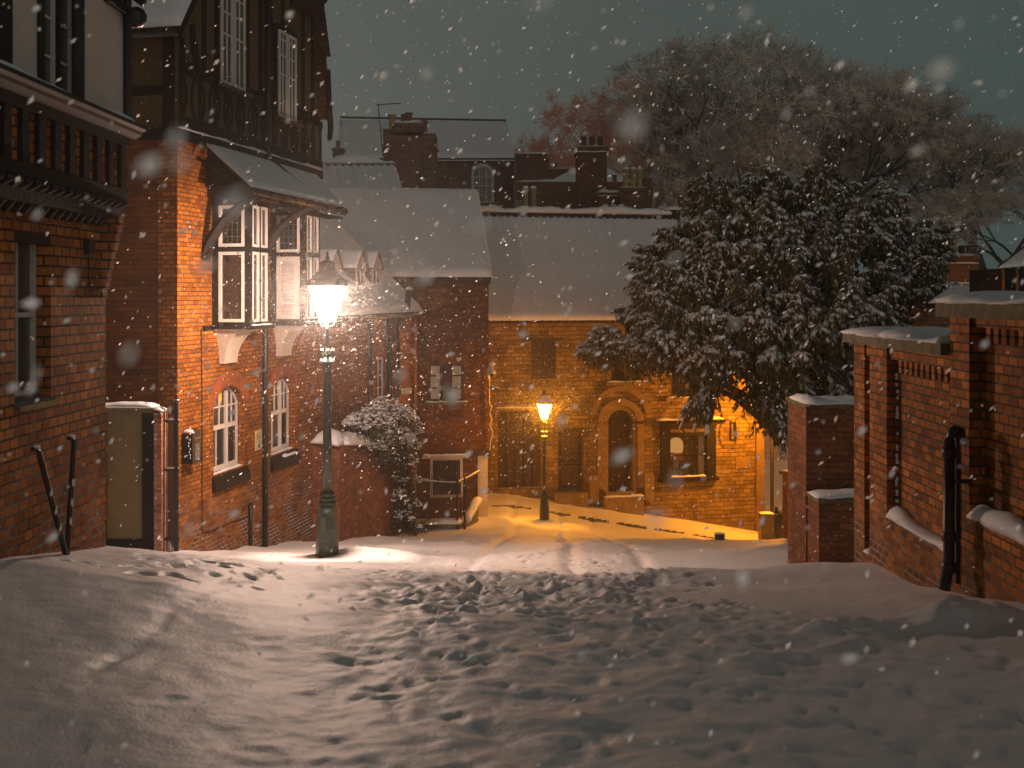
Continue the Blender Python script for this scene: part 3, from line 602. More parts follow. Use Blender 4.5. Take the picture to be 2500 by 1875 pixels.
    def st(x0, x1, z0, z1, p=.03): tb.box(x0, x1, y0 - p, y0 - .001, z0, z1)
    st(0, 5.98, 2.79, 3.0, .028); st(0, 5.98, 3.72, 3.95, .032)
    for x, z1 in ((0.02, 4.3), (0.75, 5.4), (1.42, 6.3), (2.36, 7.5), (2.9, 8), (3.35, 8.8), (3.9, 8.3), (4.9, 7.0), (5.4, 6.4), (5.84, 4.3)):
        st(x, x + .13, 3.952, z1, .026); 
    for x in (0.02, 0.62, 1.15, 1.62, 2.1, 2.62, 3.05, 3.5, 4.0, 4.5, 5.0, 5.45, 5.84): st(x, x + .10, 3.002, 3.718, .024)
    for i, x in enumerate((0.12, 0.72, 1.25, 1.72, 2.2, 2.72, 3.6, 4.1, 4.6, 5.1)):       # curved braces
        w_ = 0.4
        for s_ in (0, 1):
            pts = []
            for k in range(7):
                a = k / 6; xx = x + (w_ * .5 * (1 - (2 * a - 1) ** 2) * .55 if s_ == 0 else w_ - w_ * .5 * (1 - (2 * a - 1) ** 2) * .55); pts.append((xx, 3.0 + .72 * a))
            for k in range(6): tb.hexa([(pts[k][0] - .035, y0 - .02, pts[k][1]), (pts[k][0] + .035, y0 - .02, pts[k][1]), (pts[k][0] + .035, y0 - .001, pts[k][1]), (pts[k][0] - .035, y0 - .001, pts[k][1]), (pts[k + 1][0] - .035, y0 - .02, pts[k + 1][1]), (pts[k + 1][0] + .035, y0 - .02, pts[k + 1][1]), (pts[k + 1][0] + .035, y0 - .001, pts[k + 1][1]), (pts[k + 1][0] - .035, y0 - .001, pts[k + 1][1])])
    tb.build('timber_frame', TIMBER, t)
    # big timbers on the side of the upper storey
    m = MB(FB); m.box(-0.035, -0.002, 0.05, 0.25, 2.8, 4.4); m.box(-.035, -.002, 1.55, 1.75, 2.8, 4.4); m.box(-.035, -.002, .27, 1.53, 3.35, 3.5); m.build('side_timber', TIMBER, t)
    MB(FB).box(-.02, -.001, .27, 1.54, 2.9, 3.34).build('side_panel', PEBBLE, t); MB(FB).box(-.02, -.001, 1.76, 4.9, 2.79, 4.4).build('side_boarding', TIMBER, t)
    # upper windows
    for (pa, pb, ptop, pbot, lit) in ((530, 588, -200, 208, 0), (672, 714, 76, 283, 0)):
        a, z0 = FB.uz(pa, pbot if pa != 530 else 200, y0); b = FB.u(pb, y0); zt = FB.uz(pa, ptop, y0)[1] if ptop > 0 else 5.6
        if pa > 600: zt = 5.35
        mid = (a + b) / 2
        FW = Frame(FB.o[0] - FB.d[1] * (y0 - .055), FB.o[1] + FB.d[0] * (y0 - .055), *FB.d)
        MB(FW).box(a - .1, b + .1, -0.005, 0.054, z0 - .14, zt + .12).build('window_surround', TIMBER, t)
        for k, (x0, x1) in enumerate(((a, mid - .03), (mid + .03, b))):
            window(FW, t, x0, x1, z0, zt, -0.045, 0.045, 2, 1, pane=GLASS2, bar=.028).name
            bb = MB(FW); [bb.box(x0 + .045, x1 - .045, -.032, -.018, zz - .014, zz + .014) for zz in (z0 + (zt - z0) * .5, z0 + (zt - z0) * .72, z0 + (zt - z0) * .9)]; bb.build('glazing_bars', WHITE, t)
        s = MB(FW); s.box(a - .12, b + .16, -.13, -.006, z0 - .09, z0 - .04); s.build('window_ledge', GUTTER, t)
    # downpipe on the upper gable and its continuation
    pu = FB.u(654, -.1)
    m = MB().tube([FB.pt(pu, -.1, 8), FB.pt(pu, -.1, 3.0), FB.pt(pu, -.12, 2.7), FB.pt(pu + .1, -.5, 2.35), FB.pt(pu + .2, -.95, 1.98)], .055, 10); m.build('downpipe', IRON, t, True)
    # verges / roof
    # left slope of the gable roof faces up the street
    e0 = FB.pt(-0.28, -0.22, 4.33); e1 = FB.pt(-0.28, 4.9, 4.33); r0 = FB.pt(3.1, -.22, 9.25); r1 = FB.pt(3.1, 4.9, 9.25)
    m = MB(); m.prism([e0, e1, r1, r0], (0, 0, 0.07)); m.build('roof', TILE, t)
    s = MB(); snow_roof(s, e0 + Vector((0, 0, .07)), e1 + Vector((0, 0, .07)), r1 + Vector((0, 0, .07)), r0 + Vector((0, 0, .07)), .10, 30, 26, .03); s.build('roof_snow', SNOW, t, True)
    m = MB(); m.tube([FB.pt(-.33, -.2, 4.27), FB.pt(-.33, 4.9, 4.27)], .05, 8); m.build('gutter', IRON, t, True)
    b = MB(FB); pr = [(-.3, 4.20), (-.3, 4.36), (3.1, 9.3), (3.1, 9.05)]; b.prism([(x, -.24, z) for x, z in pr], (0, .05, 0)); b.build('bargeboard', TIMBER, t)
    b = MB(FB)     # scroll on the barge end
    b.tube([(0.02, -.26, 4.5), (.04, -.28, 4.2), (.10, -.28, 3.9), (0.06, -.27, 3.7)], [.05, .06, .07, .03], 8); b.build('barge_scroll', TIMBER, t)
    # right verge: two steep tile-hung flights
    v = MB(FB)
    def flight(xa, za, xb, zb, n):
        for k in range(n):
            a0, a1 = k / n, (k + 1) / n
            x0 = xa + (xb - xa) * a0; x1 = xa + (xb - xa) * a1; z0 = za + (zb - za) * a0; z1 = za + (zb - za) * a1
            v.hexa([(x0 - .30, -.20, z0), (x0 + .05, -.20, z0), (x0 + .05, 4.9, z0), (x0 - .30, 4.9, z0), (x1 - .30, -.20, z1), (x1 + .01, -.20, z1), (x1 + .01, 4.9, z1), (x1 - .30, 4.9, z1)])
    flight(6.12, 3.95, 5.78, 5.35, 11); flight(6.05, 5.35, 5.5, 6.9, 11); flight(5.5, 6.9, 3.3, 9.5, 16)
    v.build('tiled_verge', TILE, t)
    v = MB(FB); v.tube([(5.85, -.23, 5.0), (5.9, -.24, 4.3), (5.98, -.24, 3.75), (5.93, -.24, 3.5), (5.85, -.24, 3.45)], [.06, .06, .07, .06, .03], 8); v.build('verge_bracket', TIMBER, t)
    # upper right bracket sill
    v = MB(FB); v.hexa([(4.3, -.45, 6.35), (5.3, -.45, 6.35), (5.3, -.05, 6.0), (4.3, -.05, 6.0), (4.3, -.45, 6.45), (5.3, -.45, 6.45), (5.3, -.05, 6.5), (4.3, -.05, 6.5)]); v.build('upper_oriel_base', TIMBER, t)
    # ---------------- pent roof over the oriels
    a0 = FB.pt(.42, -1.15, 1.76); a1 = FB.pt(4.42, -1.15, 1.76); b1 = FB.pt(5.6, -.05, 2.58); b0 = FB.pt(.85, -.05, 2.58)
    m = MB(); m.prism([a0, a1, b1, b0], (0, 0, .06)); m.build('pent_roof', TILE, t)
    s = MB(); snow_roof(s, a0 + Vector((0, 0, .062)), a1 + Vector((0, 0, .062)), b1 + Vector((0, 0, .062)), b0 + Vector((0, 0, .062)), .07, 40, 14, .03, seed=4); s.build('pent_roof_snow', SNOW, t, True)
    m = MB()
    for k in range(15):
        f0 = k / 14; p = FB.pt(.42 + 4.0 * f0, -1.16, 1.72); q = FB.pt(.46 + 4.0 * f0, -.1, 2.35); m.tube([p, q], .028, 4)
    m.build('rafters', TIMBER, t)
    m = MB(); m.tube([FB.pt(.36, -1.20, 1.73), FB.pt(4.46, -1.20, 1.73)], .045, 10); m.build('eave_gutter', GUTTER, t, True)
    for k in range(9): m = MB(); p = .42 + .5 * k; m.tube([FB.pt(p, -1.20, 1.80), FB.pt(p, -1.262, 1.73), FB.pt(p, -1.20, 1.66), FB.pt(p, -1.1, 1.7)], .018, 5); m.build('gutter_bracket', TIMBER, t)
    m = MB(FB); m.box(.55, 5.4, -.76, -.4, 1.66, 1.70); m.box(.9, 5.6, -.7, -.002, 1.9, 1.94); m.build('soffit', TIMBER, t)
    # timber boarded cheek at the left end of the pent roof
    m = MB(FB); m.prism([(.98, -1.05, 1.72), (.98, -.002, 1.72), (.98, -.002, 2.55)], (.05, 0, 0)); m.build('roof_cheek', TIMBER, t)
    # curved braces
    for x in (.93, 3.15):
        m = MB(); m.tube([FB.pt(x - .08, -.02, .62), FB.pt(x - .07, -.12, .95), FB.pt(x - .05, -.35, 1.3), FB.pt(x - .02, -.7, 1.58), FB.pt(x, -1.02, 1.72)], [.10, .10, .09, .08, .07], 6); m.build('curved_brace', TIMBER, t)
    # ---------------- the two oriels
    for (u0, u1, shut) in ((1.15, 1.87, False), (3.48, 4.2, True)):
        w = .745; z0, z1 = -.52, 1.66; zt = .82
        core = MB(FB); core.box(u0 + .05, u1 - .05, -w + .06, -.002, z0 + .02, z1 - .02); o = core.build('oriel', DARKIN, t)
        fm = MB(FB)
        for (xa, xb, ya, yb) in ((u0, u0 + .06, -w, -w + .12), (u0, u0 + .05, -.12, -.001), (u1 - .06, u1, -w, -w + .12), (u1 - .05, u1, -.1, -.001), ((u0 + u1) / 2 - .03, (u0 + u1) / 2 + .03, -w, -w + .05)): fm.box(xa, xb, ya, yb, z0, z1)
        for (za, zb) in ((z0, z0 + .05), (zt - .04, zt + .04), (z1 - .06, z1)):
            fm.box(u0 - .012, u0 + .048, -w + .01, -.002, za, zb); fm.box(u0 + .01, u1 - .01, -w - .012, -w + .048, za, zb)
        fm.box(u0 - .07, u1 + .05, -w - .08, -.001, z0 - .07, z0 - .002); fm.build('oriel_frame', TIMBER, o)
        # side lights: face up the street. local frame for the side: x' goes from outer edge to the wall
        FS = Frame(*(FB.pt(u0 + .01, -w + .12, 0).xy), -FB.d[1], FB.d[0])   # x' = into the wall, y' = +u
        FS = Frame(FB.pt(u0, 0, 0).x, FB.pt(u0, 0, 0).y, FB.d[1], -FB.d[0])    # x' outward from the wall, y' = +u
        for (za, zb, rows) in ((z0 + .055, zt - .045, 1), (zt + .045, z1 - .065, 1)):
            f = MB(FS).ring(.125, w - .125, za, zb, -.004, .05, .055).build('oriel_window', WHITE, t)
            if shut and rows and za < 0:
                sh = MB(FS).box(.18, w - .18, .04, .048, za + .055, zb - .055); [sh.hexa([(.23, .0, zz), (w - .25, .0, zz), (w - .25, .03, zz + .05), (.23, .03, zz + .05), (.23, .01, zz - .008), (w - .25, .01, zz - .008), (w - .25, .04, zz + .045), (.23, .04, zz + .045)]) for zz in np.arange(za + .09, zb - .1, .068)]
                sh.build('louvred_shutter', WHITE, f)
            else:
                MB(FS).box(.18, w - .18, .03, .036, za + .055, zb - .055).build('pane', GLASS, f)
                if za > 0:
                    ld = MB(FS); [ld.box(.18 + (w - .36) * k / 4 - .004, .18 + (w - .36) * k / 4 + .004, .024, .029, za + .055, zb - .055) for k in range(1, 4)]
                    [ld.box(.18, w - .18, .024, .0288, za + .055 + (zb - za - .11) * k / 5 - .004, za + .055 + (zb - za - .11) * k / 5 + .004) for k in range(1, 5)]; ld.build('leading', LEAD, f)
        for (za, zb) in ((z0 + .055, zt - .045), (zt + .045, z1 - .065)):
            for (xa, xb) in ((u0 + .065, (u0 + u1) / 2 - .035), ((u0 + u1) / 2 + .035, u1 - .065)):
                F2 = Frame(FB.pt(0, -w, 0).x, FB.pt(0, -w, 0).y, *FB.d)
                f = MB(F2).ring(xa, xb, za, zb, -.003, .045, .045).build('oriel_window', WHITE, t); MB(F2).box(xa + .045, xb - .045, .03, .036, za + .045, zb - .045).build('pane', GLASS, f)
        s = MB(FB); snow_strip(s, (u0, -w - .03, z0 - .002), (u1, -w - .03, z0 - .002), .10, .025, (0, 1, 0), .06, 0, 1); s.build('sill_snow', SNOW, o, True)
        # coved plaster bracket
        rings = []; n = 14; zb = -1.22; zq = z0 - .072; uf0 = u0 + .26; uf1 = u1 + .03
        for k in range(n + 1):
            a = k / n; q = 1 - math.sqrt(max(0, 1 - (1 - a) ** 2)); z = zq + (zb - zq) * a
            ww = .10 + (w - .06 - .10) * q; x0 = u0 + .02 + (uf0 - u0 - .02) * (1 - q) ** 1.3; x1 = u1 + .0 + (uf1 - u1) * (1 - q)
            rings.append([(x0, -ww, z), (x1, -ww, z), (x1, -.001, z), (x0, -.001, z)])
        MB(FB).loft(rings[::-1]).build('coved_bracket', WHITE_PL, t)
    # ---------------- things fixed on the wall
    u = FB.u(648, -.07); MB().tube([FB.pt(u, -.07, 1.7), FB.pt(u, -.07, -5.0)], .055, 10).build('downpipe', IRON, t, True)
    u = FB.u(612, -.05); MB().tube([FB.pt(u, -.05, FB.uz(612, 1226)[1]), FB.pt(u, -.05, -5.0)], .04, 8).build('waste_pipe', IRON, t, True)
    c = [(490, 1000 * 0 + 920 - 120), (492, 1000), (492, 1210), (492, 1290), (500, 1302), (540, 1285), (600, 1262)]
    MB().tube([FB.pt(FB.u(a), -.012, FB.uz(a, b)[1]) for a, b in c], .008, 5).build('cable', IRON, t)
    MB(FB).box(FB.u(494), FB.u(505), -.06, -.002, FB.uz(497, 808)[1], FB.uz(497, 796)[1]).build('junction_box', IRON, t)
    m = MB(FB); m.box(FB.u(622), FB.u(637), -.02, -.002, FB.uz(630, 1098)[1], FB.uz(630, 1050)[1]); pl = m.build('wall_plaque', BEIGE2, t)
    m = MB(FB); ua, ub = FB.u(624), FB.u(635)
    for k in range(5): z = FB.uz(630, 1056 + 3.4 * k)[1]; m.box(ua + .01, ub - .02 - .03 * (k % 3), -.0225, -.0203, z - .012, z)
    m.lathe((( ua + ub) / 2, -.022, FB.uz(630, 1084)[1]), [(0, -.08), (.03, -.05), (.025, 0.02), (.01, .05), (0, .06)], 8); m.build('plaque_marks', GUTTER, pl)
BR_A2 = brickmat('arch_brick', (0.40, 0.115, 0.035), (0.30, 0.08, 0.025), (0.22, 0.08, 0.035), bw=0.05, rh=0.5, ms=0.004)
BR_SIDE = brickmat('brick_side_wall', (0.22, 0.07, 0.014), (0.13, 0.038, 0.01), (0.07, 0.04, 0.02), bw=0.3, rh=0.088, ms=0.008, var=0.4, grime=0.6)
WHITE_PL = plain('smooth_white_plaster', (0.50, 0.42, 0.34), 0.8, 0.06, 5, 0.15, 20)
BEIGE2 = plain('pale_plaque', (0.55, 0.42, 0.22), 0.5, 0.25, 20)
build_B()
def build_mailbox():
    u0, u1 = FB.u(459, -.24), FB.u(474, -.24); zt, zb = FB.uz(460, 1052, -.2)[1], FB.uz(460, 1136, -.2)[1]
    t = thing('letter_box', 'small black wall letter box with rounded top and snow, beside the gate', 'letter box', tuple(FB.pt(u0, -.1, zb)))
    u0, u1 = .12, .40; r = (u1 - u0) / 2; zc = zt - r
    def prof(y): return [(u0, y, zb), (u1, y, zb)] + [(u0 + r + r * math.cos(a), y, zc + r * math.sin(a)) for a in np.linspace(0, math.pi, 10)]
    m = MB(FB).prism(prof(-.2), (0, .198, 0)); m.build('body', IRON, t)
    m = MB(FB).prism([(u0 + r + (p[0] - u0 - r) * 1.06, p[1] - .012, zc + (p[2] - zc) * (1.04 if p[2] > zc else 1)) for p in prof(-.2)], (0, .011, 0)); m.build('front_plate', IRON, t)
    m = MB(FB).box(u0 + .05, u1 - .05, -.222, -.213, zc - .03, zc + .0); m.box(u0 + .06, u1 - .06, -.2195, -.213, zb + .06, zc - .1); m.build('slot_flap', LEAD, t)
    s = MB(FB); snow_strip(s, (u0 + .02, -.10, zt - .06), (u1 - .02, -.10, zt - .06), .2, .09, (0, 1, 0), .04, 0, 2); s.build('snow_cap', SNOW, t, True)
    s = MB(FB)
    for k in range(9): s.lathe((u0 - .002, -.17 + .13 * random.random() * (k / 9), zb + .10 + .05 * k), [(0, -.02), (.008, -.01), (.009, .012), (0, .02)], 6)
    s.build('clinging_snow', SNOW, t, True)
build_mailbox()

# ------------------------------------------------------------------ lamps
def build_lamp(name, label, loc, rz, litmat, power, col, name2=False, sc=1.0):
    t = thing(name, label, 'street lamp', loc, rz, None)
    M = FRM[t.name]
    def mb(): return MB(M @ Matrix.Diagonal((sc, sc, sc, 1)))
    # foot and shaft
    m = mb(); m.lathe((0, 0, 0), [(.20, -.3), (.20, .02), (.165, .05), (.160, .42), (.155, .46), (.15, .50), (.135, .74), (.12, .78)], 8, R(22.5)); m.build('base', GREEN, t)
    m = mb(); m.lathe((0, 0, 0), [(.10, .78), (.135, .785), (.135, .81), (.11, .83), (.125, .85), (.125, .87), (.10, .89), (.115, .91), (.115, .93), (.085, .96)], 16); m.build('base_moulding', GREEN, t)
    m = mb(); m.box(-.07, .07, -.162, -.15, .22, .225); m.box(-.07, .07, -.162, -.15, .30, .305); m.box(-.05, .05, -.158, -.148, .38, .62); m.build('access_door', GREEN, t)
    m = mb(); m.lathe((0, 0, 0), [(.068, .96), (.064, 1.6), (.058, 2.4), (.052, 2.82)], 16); m.build('shaft', GREEN, t, True)
    m = mb(); m.lathe((0, 0, 0), [(.05, 2.70), (.055, 2.72), (.075, 2.82), (.078, 2.86), (.05, 2.9), (.045, 2.93), (.06, 2.96), (.055, 3.0), (.028, 3.03), (.024, 3.12), (.03, 3.14), (.024, 3.17), (.02, 3.3), (.035, 3.34), (.028, 3.37)], 14); m.build('collar', GREEN, t, True)
    m = mb()   # curled capital leaves
    for k in range(6):
        a = k * math.pi / 3; c, s = math.cos(a), math.sin(a)
        m.tube([(c * .04, s * .04, 2.88), (c * .085, s * .085, 2.94), (c * .105, s * .105, 3.0), (c * .085, s * .085, 3.03), (c * .06, s * .06, 3.0)], [.02, .024, .022, .018, .01], 6)
    m.build('capital_scroll', GREEN, t, True)
    s = mb(); s.lathe((0, 0, 2.87), [(.02, -.005), (.105, -.004), (.112, .012), (.08, .045), (.035, .07), (.02, .07)], 14)
    for k in range(6): a = k * math.pi / 3; s.lathe((math.cos(a) * .09, math.sin(a) * .09, 3.03), [(0, -.01), (.022, 0), (.02, .02), (0, .03)], 8)
    s.build('snow', SNOW, t, True)
    zb, zt = 3.45, 3.99; rb, rt = .085, .220      # half widths of the lantern
    m = mb()
    for k in range(4):
        a = k * math.pi / 2 + math.pi / 4; c, s_ = math.cos(a), math.sin(a); d = rb * 1.41 + .02
        m.tube([(c * .02, s_ * .02, 3.36), (c * .05, s_ * .05, 3.39), (c * .08, s_ * .08, 3.44 - .06), (c * d * .8, s_ * d * .8, 3.42), (c * d, s_ * d, 3.455)], [.014, .014, .013, .012, .012], 6)
    m.tube([(0, 0, 3.3), (0, 0, 3.5)], .014, 6); m.build('lantern_arm', GREEN, t, True)
    fr = mb(); fr.ring  # frame
    for (h, z, th) in ((rb + .02, zb, .018), (rt + .012, zt, .02)):
        for k in range(4):
            c0 = [(-h, -h), (h, -h), (h, h), (-h, h)]; p, q = c0[k], c0[(k + 1) % 4]; fr.tube([(*p, z), (*q, z)], th, 4)
    for sx, sy in ((-1, -1), (1, -1), (1, 1), (-1, 1)): fr.tube([(sx * rb, sy * rb, zb), (sx * rt, sy * rt, zt)], .012, 4)
    lf = fr.build('lantern_frame', GREEN, t)
    for k in range(4):
        c0 = [(-1, -1), (1, -1), (1, 1), (-1, 1)]; p, q = c0[k], c0[(k + 1) % 4]; e = .93
        mb().poly([(p[0] * rb * e, p[1] * rb * e, zb + .012), (q[0] * rb * e, q[1] * rb * e, zb + .012), (q[0] * rt * e, q[1] * rt * e, zt - .015), (p[0] * rt * e, p[1] * rt * e, zt - .015)]).build('glass_pane', litmat, lf)
    # roof
    m = mb(); rr = [(rt + .035, zt + .02), (rt + .03, zt + .04), (rt - .04, zt + .09), (.125, zt + .17), (.085, zt + .24), (.085, zt + .30), (.10, zt + .31), (.06, zt + .35), (.02, zt + .38)]
    m.loft([[(-r_, -r_, z), (r_, -r_, z), (r_, r_, z), (-r_, r_, z)] for r_, z in rr]); m.build('lantern_roof', GREEN, t)
    m = mb(); m.lathe((0, 0, zt + .37), [(.02, 0), (.035, .02), (.035, .04), (.015, .06), (.025, .08), (.0, .14)], 10); m.build('finial', GREEN, t, True)
    s = mb(); s.loft([[(-r_, -r_, z), (r_, -r_, z), (r_, r_, z), (-r_, r_, z)] for r_, z in [(rt + .03, zt + .045), (rt + .02, zt + .07), (rt - .04, zt + .13), (.125, zt + .21), (.09, zt + .27), (.08, zt + .272)]]); s.build('roof_snow', SNOW, t, True) if name2 else None
    ld = bpy.data.lights.new(name + '_light', 'POINT'); ld.energy = power; ld.color = col; ld.shadow_soft_size = .07
    lo = bpy.data.objects.new(name + '_light', ld); S.collection.objects.link(lo); lo.parent = t; lo.location = (0, 0, 3.78 * sc)
    return t
L1 = (PX(799, 16.3), 16.3, PZ(1360, 16.3))
build_lamp('street_lamp', 'near lamp post with green column and blazing white lantern, snow at its foot', L1, R(-14), LIT1, LAMP1_W, LAMP_WHITE, False, 1.085)
L2 = (PX(1329, 31.8), 31.8, g1(PX(1329, 31.8), 31.8) + .06)
print('L2 base py', 722 - L2[2] / 31.8 * 2500)
build_lamp('street_lamp', 'far lamp post glowing orange in front of the stone house', L2, R(12), LIT2, LAMP2_W, LAMP_SODIUM, True, .93)
s = MB(); s.lathe((L2[0], L2[1] - .05, L2[2]), [(.7, -.35), (.5, -.04), (.36, .04), (.2, .10), (.0, .11)], 20)
tag(s.build('snow_mound', SNOW, None, True), 'small round drift of snow round the foot of the orange lamp', 'snow')
# ------------------------------------------------------------------ terrace behind the lamp (D), same building line
def build_D():
    t = thing('brick_terrace', 'low brick terrace with steep snowy roof and dormers behind the white lamp', 'house', tuple(FB.pt(6, 0, -5.5)))
    ue = 12.45; ze = -.50
    wl = MB(FB).wall(5.925, ue, -8.2, ze, .3, [(9.6, 10.3, -3.2, -1.6)], .12); wl.build('brick_wall', BR_D, t)
    MB(FB).box(9.5, 10.4, .301, .35, -3.3, -1.5).build('dark_room', DARKIN, t)
    window(FB, t, 9.62, 10.28, -3.18, -1.62, .06, .05, 2, 2)
    MB(FB).box(ue + .001, ue + .25, -.10, 4, -8.2, ze - .1).build('end_pier', BR_D, t)
    # roof
    e0 = FB.pt(5.93, -.25, ze); e1 = FB.pt(ue + .35, -.25, ze); rz = 2.95; r1 = FB.pt(ue + .35, 3.4, rz); r0 = FB.pt(5.93, 3.4, rz)
    m = MB(); m.prism([e0, e1, r1, r0], (0, 0, .05)); m.build('roof', TILE, t)
    m = MB(FB); m.poly([(ue + .2, -.2, ze), (ue + .2, 3.4, rz), (ue + .2, 7, ze)]); m.build('gable_end', BR_D, t)
    s = MB(); v = Vector((0, 0, .052)); snow_roof(s, e0 + v, e1 + v, r1 + v, r0 + v, .09, 60, 24, .06, seed=7); s.build('roof_snow', SNOW, t, True)
    m = MB(); m.tube([FB.pt(5.93, -.33, ze - .03), FB.pt(ue + .35, -.33, ze - .03)], .05, 8); m.build('gutter', GUTTER, t, True)
    # dormers
    for k, (px, gb) in enumerate(((828, 1), (889, 1), (927, 1))):
        yd = .45; u = FB.u(px, yd); wd = .62
        zb = ze + (yd + .25) * (rz - ze) / 3.65; zt = FB.uz(px, 655, yd)[1]; d_ = .5
        m = MB(FB); m.hexa([(u - wd, yd, zb - .1), (u, yd, zb - .1), (u, yd + 1.2, zt - .03), (u - wd, yd + 1.2, zt - .03), (u - wd, yd, zt), (u, yd, zt), (u, yd + 1.2, zt), (u - wd, yd + 1.2, zt)]); dm = m.build('dormer', DARKRED, t)
        m = MB(FB); m.ring(u - wd + .005, u - .005, zb, zt, yd - .03, yd - .001, .08); m.prism([(u - wd - .1, yd - .05, zt), (u + .1, yd - .05, zt), (u - wd / 2, yd - .05, zt + .42)], (0, .05, 0)); m.box(u - wd / 2 - .02, u - wd / 2 + .02, yd - .029, yd - .005, zb + .08, zt - .08); m.build('dormer_front', WHITE_PL, dm)
        m = MB(FB); m.rect(u - wd + .08, u - .08, zb + .08, zt - .08, yd - .004); m.build('pane', GLASS, dm)
        for a, b in ((-.1, 0), (.1, 1)):
            s = MB()
            if b == 0: q = [FB.pt(u - wd - .12, yd - .08, zt - .04), FB.pt(u - wd - .12, yd + 1.3, zt - .04), FB.pt(u - wd / 2, yd + 1.3, zt + .44), FB.pt(u - wd / 2, yd - .08, zt + .44)]
            else: q = [FB.pt(u + .12, yd - .08, zt - .04), FB.pt(u + .12, yd + 1.3, zt - .04), FB.pt(u - wd / 2, yd + 1.3, zt + .44), FB.pt(u - wd / 2, yd - .08, zt + .44)]
            m2 = MB().prism(q, (0, 0, .03)).build('dormer_roof', TILE, dm)
            v = Vector((0, 0, .032)); snow_roof(s, q[0] + v, q[1] + v, q[2] + v, q[3] + v, .07, 16, 6, .02, seed=k); s.build('dormer_snow', SNOW, dm, True)
    # pipes
    for px, r in ((904, .05), (952, .07), (972, .05)):
        u = FB.u(px, -.08); m = MB(); m.tube([FB.pt(u, -.08, ze - .1), FB.pt(u, -.08, -5.5)], r, 8); m.build('downpipe', IRON, t, True)
    yv = -.12; Yp = FB.pt(11.6, 0, 0).y
    m = MB(); m.tube([P(958, 905, Yp), P(960, 850, Yp), P(975, 800, Yp), P(992, 778, Yp), P(998, 706, Yp)], [.07, .07, .08, .085, .085], 10); m.build('flue_pipe', LEAD, t, True)
    s = MB(); s.lathe(P(998, 706, Yp), [(.0, -.02), (.1, -.01), (.09, .04), (.0, .09)], 10); s.build('snow_cap', SNOW, t, True)
    m = MB(); a = P(993, 952, Yp + .3); m.box(a.x - .14, a.x + .14, a.y - .3, a.y - .1, a.z - .08, a.z + .08); m.build('flood_lamp_box', CREAM, t)
    m = MB(FB)   # small dark side door near the lamp post
    m.box(5.2, 5.75, -.03, -.002, FB.uz(785, 1300)[1] - .4, FB.uz(785, 1128)[1]); 
DARKRED = brickmat('tile_hung_cheek', (0.14, 0.055, 0.03), (0.09, 0.035, 0.02), (0.02, .012, .01), bw=0.16, rh=0.1)
build_D()
# ------------------------------------------------------------------ garden wall with its snow (E)
FE = Frame(FB.pt(0, -.62, 0).x, FB.pt(0, -.62, 0).y, *FB.d)
def build_E():
    t = thing('garden_wall', 'brick garden wall with thick snow coping and overhanging shrub behind the near lamp', 'wall', tuple(FE.pt(8, 0, g1(-3.4, 24))))
    u0, zt = FE.uz(840, 1085); u1, z1 = FE.u(1016), -4.05
    m = MB(FE); m.hexa([(u0, 0, -8), (u1, 0, -8), (u1, .25, -8), (u0, .25, -8), (u0, 0, zt), (u1, 0, z1), (u1, .25, z1), (u0, .25, zt)]); m.build('brick_wall', BR_E, t)
    ub, zb = u0, zt + .02
    m = MB(FE); m.box(u0 - .25, u0 - .001, 0, .62, -8, zb); m.build('return_wall', BR_E, t)
    s = MB(); snow_strip(s, FE.pt(u0 - .16, -.02, zb), FE.pt(u0 - .16, .62, zb + .05), .42, .26, FB.d + (0,), .08, .03, 3)
    snow_strip(s, FE.pt(u0 - .05, .10, zt), FE.pt(u1, .10, z1), .42, .26, (FB.d[1], -FB.d[0], 0), .12, .03, 5); s.build('snow_cap', SNOW, t, True)
BR_E = brickmat('brick_garden_wall', (0.34, 0.11, 0.05), (0.20, 0.06, 0.03), (0.12, 0.08, 0.06), bw=0.2, rh=0.085, ms=0.01, snowy=0.6)
build_E()
# shrub
def leaf_cloud(M, pts, size, mat, name, parent, ns=(0, 0, 1)):
    """many small leaf faces at pts (pos, outward dir)"""
    rnd = random.Random(5); m = MB(); V = []; F_ = []
    for p, d in pts:
        for k in range(3):
            a = rnd.random() * 6.28; e1 = Vector((math.cos(a), math.sin(a), rnd.uniform(-.8, .4))).normalized(); e2 = e1.cross(Vector((rnd.random() - .5, rnd.random() - .5, rnd.random() + .2))).normalized()
            c = p + Vector((rnd.gauss(0, 1), rnd.gauss(0, 1), rnd.gauss(0, 1))) * size * 1.1; s = size * rnd.uniform(.6, 1.2); n = len(V)
            V += [c, c + e1 * s * .5 + e2 * s * .32, c + e1 * s, c + e1 * s * .5 - e2 * s * .32]; F_ += [(n, n + 1, n + 2, n + 3)]
    m.v = V; m.f = F_; return m.build(name, mat, parent)
def snow_blobs(pts, size, name, parent, flat=.55, n=6):
    rnd = random.Random(9); m = MB()
    for p, s in pts:
        s = s * size * rnd.uniform(.6, 1.3); ex = rnd.uniform(.8, 1.7); a = rnd.random() * 3.14; c, si = math.cos(a), math.sin(a); rings = []
        for r, z in ((.5, -.12), (1, .0), (.72, .38), (.0, .55)):
            rings.append([(p[0] + s * r * (ex * math.cos(q) * c - math.sin(q) * si), p[1] + s * r * (ex * math.cos(q) * si + math.sin(q) * c), p[2] + s * z * flat * 1.6 - .25 * s * r * r) for q in [2 * math.pi * i / n for i in range(n)]])
        m.loft(rings, cap=False)
    return m.build(name, SNOW, parent, True)
